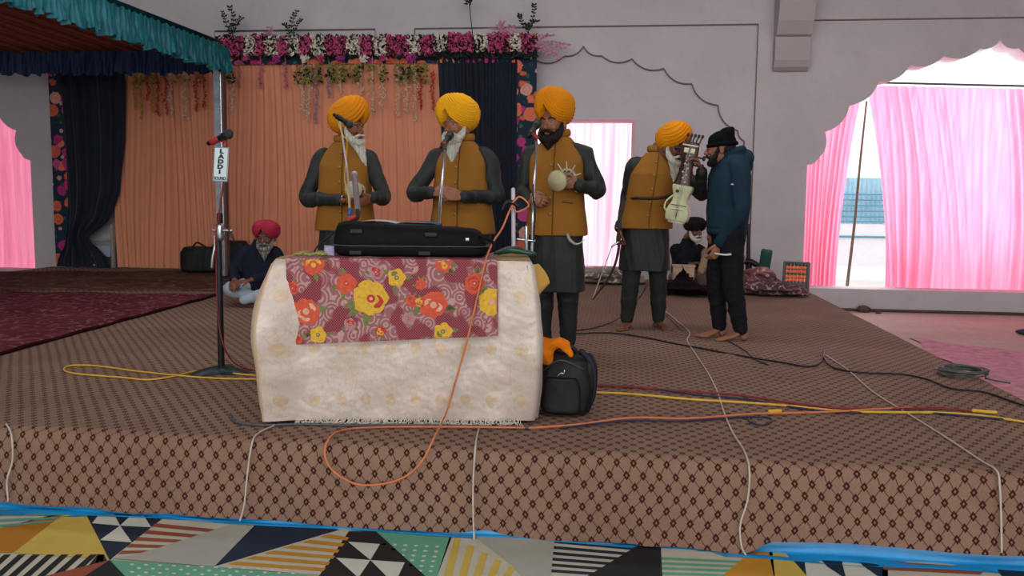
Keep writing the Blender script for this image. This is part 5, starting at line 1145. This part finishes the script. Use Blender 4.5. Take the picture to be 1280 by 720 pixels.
# singer's boom microphone
tipS = W3(565, 166, Y2-.20); a, b = mic(tipS, (.22, .75, .55), 'black microphone right in front of the singer mouth', L=.15, r=.027, clip=MICB)
sp = root('boom_stand', tuple(TL(.08, .06, TZ+.012)), 'slim chrome microphone rod rising from behind the black case to the singer', 'microphone stand')
q0 = W3(548, 279, YT); q1 = W3(556, 190, YT+.55); q2 = a; r0_ = TL(.03, .12, TZ+.012)
mk('rod', tube([W3(546.5, 283, YT)-np.array([0, 0, .03]), q0, q0+(q1-q0)*.5, q1, q1+(q2-q1)*.35], .0085, n=10, smooth=False), CHR, sp)
mk('holder', tube([q1+(q2-q1)*.1, q1+(q2-q1)*.5, q2], [.012, .013, .011], n=10), MICB, sp); mk('collar_band', tube([q1+(q2-q1)*.75, q2], .013, n=10), REDP, sp)
bq = W3(546.5, 283, YT)-np.array([0, 0, .03]); mk('base', [tube([bq, np.array([bq[0], bq[1], TZ+.02])], .012, n=8, smooth=False), ell((bq[0], bq[1], TZ+.020), (.06, .06, .010))], DKM, sp)
# first drummer's microphone on a thin stand with a yellow cable
tip1 = W3(441, 158, Y1-.42); dm = (.75, -.3, -.42); a, b = mic(tip1, dm, 'black microphone with yellow cable beside the first orange turban', L=.15, r=.025, clip=MICB)
q0 = W3(438, 285, YT); q1 = W3(436, 240, YT+.30)
sp = root('thin_stand', (q0[0], q0[1], TZ+.012), 'thin white microphone rod with yellow cable at the left of the black case', 'microphone stand')
mk('rod', tube([np.array([q0[0], q0[1], TZ+.02]), q0, q1, W3(433, 205, Y1-.55), a], .007, n=8), WHP, sp)
mk('base', ell((q0[0], q0[1], TZ+.022), (.055, .055, .010)), GRB, sp); mk('joint', tube([W3(436.5, 268, YT-.01), W3(438, 262, YT)], .011, n=10), BLP, sp); mk('red_clip', tube([W3(435, 275, YT-.03), W3(443, 271, YT-.03)], .011, n=10), REDP, sp)
YEL = M('cable_yellow', 'cfa83a', .5, .4, bump=0)
tag(mk('microphone_cable', tube([b, b+np.array([.02, -.01, -.03]), W3(429, 170, Y1-.5), W3(434, 176, Y1-.52), W3(432, 205, Y1-.55), W3(431, 225, YT+.4), W3(436, 248, YT+.15), W3(437, 272, YT-.02)], .0042, n=7), YEL), 'yellow cable wound down the thin white microphone rod', 'cable')
# fat pale microphone between the drummer's hands
t1 = W3(443, 219, Y1-.50); t2 = W3(447, 262, YT+.25); rt = root('wand_microphone', tuple(t1), 'upright pale grey wand microphone in front of the left hourglass drum', 'microphone')
mk('barrel', tube([t1, (t1+t2)/2, t2], [.019, .018, .016], n=14), M('barrel_grey', '8a7d84', .5, .4, var=.3, nscale=60), rt); mk('cap', tube([t1, t1+np.array([0, 0, .01])], .020, n=14), WHP, rt)
mk('mount', tube([t2, W3(447, 272, YT+.1), W3(440, 276, YT)], [.010, .010, .009], n=8), DKM, rt)
# microphone for the second drummer: tall rod from the table's right end
tip3 = W3(674, 151, Y3-.24); a, b = mic(tip3, (.25, .7, .55), 'black microphone with dark cable in front of the black-bearded face', L=.15, r=.027, clip=MICB)
bx0 = W3(663, 314, YT-.02)
sp = root('table_stand', tuple([W3(642, 312, YT)[0], W3(642, 312, YT)[1], TZ+.012]), 'microphone stand cluster on a green base at the right end of the table', 'microphone stand')
tz = lambda px, Y=YT: np.array([P(px, 312, Y)[0], Y, TZ+.03])
mk('base', folds(*tube([tz(623)-np.array([0, 0, .008]), tz(640)+np.array([0, 0, .008]), tz(664)-np.array([0, 0, .008])], [.03, .045, .03], n=16, up=(0, 0, 1), aspect=.45), .003, 30, 3), GRB, sp)
mk('white_tube', tube([tz(642), W3(641.5, 237, YT)], .0105, n=12, smooth=False), WHP, sp)
mk('clamp', [tube([W3(628, 262, YT-.03), W3(632, 254, YT-.02), W3(641, 253, YT-.02), W3(648, 258, YT-.02)], [.006, .008, .012, .009], n=8)], MICB, sp)
mk('short_tube', tube([tz(658), W3(658, 284, YT)], .009, n=10, smooth=False), CHR, sp)
mk('cross_bolt', tube([W3(647, 299, YT), W3(668, 301, YT)], .0065, n=8, smooth=False), CHR, sp)
mk('tall_rod', tube([tz(665), W3(667, 240, YT+.12), W3(671, 180, YT+.7), a], .008, n=10), CHR, sp)
mk('rod_clip', tube([W3(671, 172, YT+.75), a], .012, n=8), REDP, sp)
tag(mk('microphone_cable', tube([b, W3(668, 165, YT+.9), W3(669, 200, YT+.55), W3(666, 240, YT+.08), W3(669, 262, YT+.05), W3(667, 300, YT-.02)], .004, n=7), M('cable_dark', '16161a', .5, .4, bump=0)), 'dark cable hanging along the tall rod at the right of the table', 'cable')
# short goose-neck stub left of the case
tag(mk('black_lead', tube([W3(421, 288, YT-.1), W3(408, 298, 4.05), W3(396, 309, 4.0), np.array([P(392, 311, 4.0)[0], 4.0, TZ+.016])], .004, n=6), MICB), 'short black lead drooping off the left end of the case', 'cable')

# ================================================================== BAGS AND CLOTH
NYL = M('backpack_black', '131317', .6, .35, var=.3, nscale=20, bump=.3, bscale=200)
gb = G(704, 524); bY = gb[1]+.10
def bag_fn():
    r = [(0, 0, .01, .115, .085), (0, 0, .04, .128, .10), (.005, 0, .12, .13, .10), (.01, .01, .22, .135, .095), (.008, .015, .29, .120, .08), (.0, .02, .33, .085, .055), (-.005, .02, .345, .05, .03)]
    return loft([(gb[0]+a, bY+b, z_, rx, ry, 3.) for a, b, z_, rx, ry in r], 40)
bgk = root('backpack', (gb[0], bY, .008), 'black backpack standing against the right end of the table', 'backpack')
V, f = folds(*remesh([bag_fn()], .006, 3), .016, 11, 71); V[:, 2] *= .93; V[:, 2] = np.maximum(V[:, 2], .012); mk('bag_body', (V, f), NYL, bgk)
mk('front_pocket', folds(*remesh([loft([(gb[0]-.01, bY-.085, z_, rx, .03, 3.) for z_, rx in ((.03, .085), (.06, .095), (.16, .092), (.20, .07))], 30)], .006, 3), .005, 16, 72), NYL, bgk)
mk('zip', tube([(gb[0]-.10, bY-.07, .23), (gb[0]-.02, bY-.09, .285), (gb[0]+.09, bY-.065, .24)], .004, n=6), M('zip_grey', ''), bgk)
mk('zip_pull', tube([(gb[0]-.028, bY-.115, .215), (gb[0]-.012, bY-.118, .228), (gb[0]-.0, bY-.118, .225), (gb[0]+.003, bY-.118, .24)], .005, n=6), CHR, bgk)
mk('handle', tube([(gb[0]-.06, bY+.0, .305), (gb[0]-.03, bY-.01, .335), (gb[0]+.03, bY-.01, .335), (gb[0]+.065, bY, .295)], .011, n=8), NYL, bgk)
mk('strap', tube([(gb[0]+.08, bY-.03, .32), (gb[0]+.135, bY-.035, .25), (gb[0]+.14, bY-.03, .12), (gb[0]+.11, bY-.02, .03)], .014, n=8, up=(0, 1, 0), aspect=.5), M('strap_navy', '1a1830', .6, .3), bgk)
mk('side_panel', folds(*remesh([ell((gb[0]+.115, bY+.01, .17), (.045, .07, .14))], .007, 2), .006, 14, 73), NYL, bgk)
oc = W3(684, 432, bY-.06); V, f = remesh([tube([oc+np.array([-.06, .0, -.1]), oc+np.array([-.05, 0, -.02]), oc, oc+np.array([.07, -.02, .015]), oc+np.array([.11, -.03, -.035])], [.03, .045, .042, .035, .02], n=14), ell(oc+np.array([-.02, .0, -.04]), (.06, .05, .06))], .006, 2)
tag(mk('orange_cloth', folds(V, f, .014, 22, 74, (1, 1, 1)), M('cloth_orange', 'd9780f', .8, .2, var=.1)), 'crumpled orange cloth lying behind and over the black backpack', 'cloth')
gl_ = G(236, 341); bb = root('travel_bag', (gl_[0]+.2, 11.0, .02), 'black travel bag on the stage at the foot of the peach curtain', 'bag')
x0 = P(232, 325, 11.0)[0]; x1 = P(272, 325, 11.0)[0]; V, f = folds(*remesh([loft([((x0+x1)/2, 11.0, z_, rx, ry, 4.) for z_, rx, ry in ((.03, .24, .13), (.06, .26, .15), (.28, .26, .15), (.36, .22, .12))], 40)], .012, 3), .012, 9, 75); mk('bag_body', (V, f), NYL, bb)
mk('handle', tube([((x0+x1)/2-.1, 10.95, .35), ((x0+x1)/2, 10.9, .42), ((x0+x1)/2+.1, 10.95, .35)], .012, n=8), NYL, bb)
x0 = P(268, 325, 11.15)[0]; x1 = P(310, 325, 11.15)[0]; V, f = folds(*remesh([loft([((x0+x1)/2, 11.15, z_, rx, ry, 4.) for z_, rx, ry in ((.03, .24, .13), (.06, .26, .14), (.34, .25, .14), (.44, .20, .11))], 40)], .012, 3), .012, 9, 76)
tag(mk('speaker_bag', (V, f), NYL), 'dark soft bag behind the canopy pole, partly hidden by the pink turbaned person', 'bag')

# quilts and things against the back wall
QM = rug_mat('quilt_print', '3a0f22', '170b14', 'c9a2a8', 12.)
QM2 = rug_mat('quilt_print_light', '8a7f78', '2a1f22', 'd8d0c4', 11.)
def quilt(pxs, Y, h, dep, mat, label, seed):
    x0, x1 = P(pxs[0], 350, Y)[0], P(pxs[1], 350, Y)[0]; rs = np.random.RandomState(seed); parts = []
    for k in range(3): parts.append(tube([(x0+.06+.03*rs.rand(), Y+.05*rs.randn(), .02+h*(.15+.28*k)), ((x0+x1)/2, Y-.03+.05*rs.randn(), .02+h*(.15+.30*k)), (x1-.06-.10*k*rs.rand(), Y+.04*rs.randn(), .02+h*(.14+.26*k))], [dep*.8, dep, dep*.75], n=18, up=(0, 0, 1), aspect=h*.26/dep))
    V, f = folds(*remesh(parts, .014, 3), .022, 9, seed, (1, 1, 1.5)); V[:, 2] = np.maximum(V[:, 2], .016); tag(mk('folded_quilt', (V, f), mat), label, 'quilt')
quilt((728, 800), 10.9, .20, .22, QM2, 'black and white patterned quilt folded under the square opening', 81)
quilt((838, 892), 9.75, .17, .25, M('quilt_dark', '1a0f14', .9, .1, var=.4), 'dark quilt heaped in front of the seated people', 82)
quilt((925, 1000), 9.95, .17, .26, QM, 'maroon floral quilt folded by the heater', 83)
quilt((930, 975), 10.42, .28, .16, rug_mat('quilt_pink', '7a3a4a', '4a1a2a', 'd8b8b0', 12.), 'smaller pink and cream quilt piled on the wall side of the maroon one', 84)
hx = P(995, 348, 10.35); ht = root('room_heater', (hx[0], 10.35, .012), 'grey electric heater with orange glowing bars, standing by the right window', 'heater')
HR = rot(math.radians(-9), 0, -.35); hc = np.array([hx[0], 10.35, .19])
oh = lambda c, h, b=0., m=None: (lambda q: (q[0]@HR.T+hc, q[1]))(obox(c, h, bev=b))
HG = M('heater_grey', '4a4c52', .5, .4)
mk('shell', [oh((0, .03, 0), (.145, .035, .165), .012), oh((-.13, -.01, 0), (.016, .03, .165), .006), oh((.13, -.01, 0), (.016, .03, .165), .006), oh((0, -.01, .15), (.13, .03, .015), .006), oh((0, -.01, -.12), (.13, .03, .045), .006)], HG, ht)
em = N('heater_glow', .5); em.color(lin('b8542a')); em.b.inputs['Emission Color'].default_value = lin('e8642c'); em.b.inputs['Emission Strength'].default_value = .25
for z_ in (.10, .055, -.005, -.045): mk('heating_bar', (lambda q: (q[0]@HR.T+hc, q[1]))(tube([(-.112, -.012, z_), (.112, -.012, z_)], .017, n=10, smooth=False)), em.m, ht)
mk('reflector', oh((0, -.0, .03), (.115, .004, .10)), M('reflector', '7a4a3c', .3, .5, .5), ht, smooth=False)
mk('grille', [(lambda q: (q[0]@HR.T+hc, q[1]))(tube([(x, -.040, -.08), (x, -.040, .14)], .0025, n=5, smooth=False)) for x in np.linspace(-.10, .10, 6)], CHR, ht)
for sg in (-1, 1): mk('foot', oh((sg*.11, -.0, -.172), (.02, .07, .012), .004), HG, ht)
gx = P(957, 335, 10.5); GRN2 = M('chair_green', '1c4a40', .5, .4)
gc = root('floor_chair', (gx[0], 10.5, .012), 'dark green plastic chair back rising behind the maroon quilts', 'chair'); R2 = rot(.25, .12, -.2); g0 = np.array([gx[0], 10.55, .33])
o1 = obox((0, 0, 0), (.065, .022, .16), bev=.02); mk('backrest', (o1[0]@R2.T+g0, o1[1]), GRN2, gc); o1 = obox((.0, -.14, -.2), (.10, .15, .018), bev=.012); mk('seat', (o1[0]+g0, o1[1]), GRN2, gc)
for a in (-.07, .07):
    for b in (-.25, -.02): mk('leg', tube([g0+np.array([a, b, -.2]), (g0[0]+a*1.1, g0[1]+b, .014)], .012, n=8, smooth=False), GRN2, gc)
# harmonium box
hb = W3(853, 332, 10.05); hm = root('harmonium', (hb[0], 10.05, .20), 'pale wooden box with dark round knobs beside the seated people', 'harmonium')
o1 = box(hb[0]-.10, hb[0]+.13, 9.97, 10.17, .135, .30); mk('case', o1, M('pale_wood', 'b89c84', .6, .3, var=.12), hm, smooth=False)
mk('lid', box(hb[0]-.11, hb[0]+.14, 9.96, 10.18, .30, .315), M('pale_wood', ''), hm, smooth=False)
for i in range(3): mk('knob', ell((hb[0]-.03+.045*i, 9.965, .22), (.014, .012, .014)), PEGM, hm)
mk('base', box(hb[0]-.09, hb[0]+.12, 9.98, 10.16, .012, .135), M('dark_wood', ''), hm, smooth=False)
# dark folded stand between the hoodie person and the wall
kx = P(934, 330, 10.8); ks = root('folded_stand', (kx[0], 10.8, .01), 'dark metal stand leaning by the wall behind the blue hoodie', 'stand')
mk('pole', tube([(kx[0]+.02, 10.8, .05), (kx[0]+.0, 10.8, .75)], [.03, .022], n=8), DKM, ks); mk('base', [tube([(kx[0]-.15, 10.75, .30), (kx[0]+.02, 10.78, .32), (kx[0]+.13, 10.75, .27)], .035, n=8), tube([(kx[0]+.02, 10.8, .02), (kx[0]+.02, 10.8, .30)], .04, n=8)], MICB, ks)
# small bits on the hall floor
s0 = G(1275, 418, -.36); tag(mk('slippers', [ell((s0[0]+.06, s0[1], -.33), (.11, .05, .03)), ell((s0[0]+.08, s0[1]-.1, -.33), (.11, .045, .025), rot(0, 0, .2))], M('slipper_navy', '2a3350', .7, .3, var=.6, nscale=30)), 'pair of dark blue and white slippers at the right edge of the hall floor', 'slippers')
for i, (px, py, r_) in enumerate(((1079, 389, .09), (1098, 391, .045))):
    g_ = G(px, py+1, -.36); V, f = folds(*ell((g_[0], min(g_[1], YW-.1), -.355+r_*.35), (r_, r_*.7, r_*.6)), .01, 40, i); tag(mk('stone', (V, f), M('stone_brown', '5c4c46', .9, .1, var=.3)), ('larger brown stone at the foot of the wall under the right window', 'small brown stone just right of the larger one by the wall')[i], 'stone')

# ================================================================== CABLES
def cable(px, mat, label, r=.005, z=0., name='cable', zs=None, sub=6, lift=.012):
    pts = []
    for i, (x, y) in enumerate(px): g_ = G(x, y, 0.); t = top_wr(g_[0], g_[1]); pts.append((g_[0], g_[1], t+r+.004+z))
    return tag(mk(name, tube(pts, r, n=7, sub=sub), mat), label, 'cable')
BLKC = M('cable_dark', ''); REDC = M('cable_red', '7e1f22', .5, .4, bump=0); ORC = M('cable_orange', 'c4744a', .5, .4, bump=0); BLC = M('cable_navy', '222a4a', .5, .4, bump=0); WHC = M('cord_white2', 'b9b0a8', .6, .3, bump=0); GRC = M('cable_grey', '4c525a', .5, .4, bump=0)
cable([(330, 478), (260, 476), (180, 468), (120, 461), (90, 461), (80, 466), (95, 471), (150, 475), (185, 478), (215, 474), (250, 466), (290, 470), (330, 474)], YEL, 'yellow cable looping flat on the carpet left of the table')
cable([(733, 494), (790, 498), (860, 504), (930, 508), (990, 512), (1050, 518), (1120, 520), (1180, 521), (1240, 526), (1330, 540)], YEL, 'long yellow cable running from the backpack to the right edge', r=.0065)
cable([(733, 486), (780, 488), (850, 494), (920, 499), (985, 508), (1050, 515), (1120, 516), (1180, 516), (1215, 520)], REDC, 'dark red cable running beside the long yellow cable', r=.006, z=.004)
o = cable([(1216, 520), (1244, 522)], YEL, 'short yellow tape end on the dark red cable', r=.009, name='tape_marker', z=.006); o['category'] = 'tape'
cable([(735, 484), (800, 489), (870, 498), (930, 503), (1000, 514), (1060, 519), (1140, 519), (1240, 527), (1330, 533)], BLC, 'navy cable running between the red and yellow cables', r=.005)
cable([(662, 541), (720, 537), (790, 531), (860, 529), (940, 523), (975, 522), (1040, 520), (1090, 517), (1140, 515)], ORC, 'orange cable crossing the stage from the table corner to the right', r=.0055, z=.006)
o = cable([(962, 522), (975, 521.5)], YEL, 'yellow tape marker on the orange cable near the small blue loop', r=.010, name='tape_marker', z=.010); o['category'] = 'tape'
cable([(700, 540), (780, 533), (850, 531), (910, 527), (950, 525), (965, 529), (955, 535), (940, 533), (936, 527), (950, 524)], BLC, 'navy cable ending in a small loop in front of the orange cable', r=.0045, z=.002)
cable([(718, 420), (760, 419), (800, 424), (840, 432), (880, 439), (930, 448), (980, 456), (1008, 461), (1024, 457), (1030, 444)], BLKC, 'black cable running in front of the two standing people at the right', r=.006)
cable([(1030, 442), (1030, 452), (1044, 464), (1080, 470), (1128, 472), (1160, 479), (1190, 491), (1230, 495), (1280, 511), (1320, 517)], BLKC, 'black cable curving down to the right edge past the cable coil', r=.006, z=.002)
cable([(716, 416), (745, 411), (775, 398), (800, 372), (808, 358)], BLKC, 'black cable curling behind the legs of the bent person', r=.005)
cable([(824, 385), (834, 397), (845, 408), (853, 416)], M('cable_maroon', '3a1a1e', .5, .4), 'dark thin cable right of the bent person feet', r=.004)
cable([(905, 425), (930, 440), (945, 452), (960, 458)], BLKC, 'short dark cable by the feet of the blue hoodie person', r=.004)
cable([(288, 520), (293, 530), (325, 535), (380, 534), (430, 536), (500, 536), (580, 537), (660, 539)], GRC, 'grey cable lying along the fringed hem of the tablecloth', r=.0055)
# white tie cords over the stage front
def cord(top, xpx, label, sway=0):
    pts = []
    for x, y in top: g_ = G(x, y, 0.); pts.append((g_[0], max(g_[1], SY0+.02), top_wr(g_[0], g_[1])+.008))
    gx_ = pts[-1][0]; xs_ = [P(px, py, SY0-.04)[0] for px, py in xpx]
    for (px, py) in xpx:
        q = P(px, py, SY0-.045)
        t = min(1, max(0, (-q[2])/.34)); pts.append((q[0], SY0-.016-.055*t, q[2]))
    o = mk('tie_cord', tube(pts, .0042, n=7, sub=5), WHC); tag(o, label, 'cord')
cord([(8, 534)], [(9, 545), (14, 575), (10, 600), (14, 624)], 'white tie cord at the far left of the stage front')
cord([(345, 534), (322, 546)], [(311, 560), (308, 600), (307, 630), (303, 648)], 'white tie cord down the stage front below the left table corner')
cord([(600, 536), (597, 545)], [(593, 560), (591, 600), (592, 640), (594, 671)], 'white tie cord down the middle of the stage front')
cord([(828, 388), (848, 405), (862, 418), (859, 428), (870, 446), (885, 470), (897, 495), (905, 520), (916, 545), (930, 568)], [(938, 590), (935, 625), (925, 655), (926, 680), (932, 692)], 'long white cord crossing the stage and hanging down right of centre')
cord([(1030, 446), (1058, 464), (1090, 492), (1130, 518), (1180, 550), (1225, 580), (1248, 596)], [(1253, 612), (1252, 650), (1250, 688)], 'long white cord slanting across the carpet to the right end of the stage front')
# orange cable dangling from the table over the stage edge
YF_ = 3.80
pts = [W3(641, 253, YT-.05), W3(650, 246, YT-.05), W3(661, 257, YT-.05), W3(646, 265, YT-.03), W3(640, 258, YT-.04), W3(628, 285, YT-.1), W3(618, 300, YT-.2), W3(610, 317, YT-.28)]
pts += [TL(np.dot(P(606, 322, 3.97)[:2]-TC, ex), -HD-.05, TZ-.01)]
for px, py in ((597, 370), (584, 425), (570, 475), (558, 515)): q = P(px, py, 3.88); pts.append(TL(np.dot(q[:2]-TC, ex), -HD-.05-.05*(1-q[2]/TZ), q[2]))
pts += [P(545, 548, SY0+.03)+np.array([0, 0, .02]), P(525, 580, SY0-.05), P(495, 601, SY0-.06), P(450, 606, SY0-.06), P(418, 590, SY0-.055), P(406, 568, SY0-.04), P(412, 551, SY0-.0)+np.array([0, 0, .012]), G(430, 543)+np.array([0, 0, .02]), G(470, 539)+np.array([0, 0, .018]), G(560, 539)+np.array([0, 0, .02]), G(655, 540)+np.array([0, 0, .02])]
tag(mk('cable', tube(pts, .0048, n=7, sub=6), ORC), 'orange cable dangling from the table stand over the tablecloth and stage edge', 'cable')
# red lead along the tall stand
pts = [P(279, 226, YS-.01), P(276, 250, YS-.04), P(271, 290, YS-.05), P(270, 320, YS-.04), P(273, 400, YS-.04), P(283, 440, YS-.05), G(300, 462)+np.array([0, 0, .02]), G(330, 469)+np.array([0, 0, .02])]
tag(mk('cable', tube(pts, .004, n=7, sub=6), REDC), 'thin red cable wound down the signed microphone stand', 'cable')
pts = [P(268, 295, YS-.05), P(268, 310, YS-.06), P(266, 322, YS-.06), P(265, 334, YS-.06)]
tag(mk('connector', tube(pts, [.004, .006, .010, .009], n=8), CHR), 'silver plug hanging from the clamp of the signed stand', 'connector')
# cable coil
g_ = G(1201, 471); pts = []
for k in range(150):
    a = 2*PI*k/150*7; r_ = 1+.07*math.sin(k*.9)+.05*math.cos(k*.31); pts.append((g_[0]+.125*r_*math.cos(a)+.02*math.sin(k*.1), g_[1]+.125*r_*math.sin(a), .022+.030*abs(math.sin(k*.13))))
pts += [tuple(G(1232, 476)+np.array([0, 0, .015])), tuple(G(1262, 482)+np.array([0, 0, .015]))]
tag(mk('cable_coil', tube(pts, .0055, n=6, sub=2), M('cable_coil_grey', '4d5450', .5, .4, var=.4, nscale=25, bump=0)), 'coiled grey-green cable lying near the right edge of the stage', 'cable')
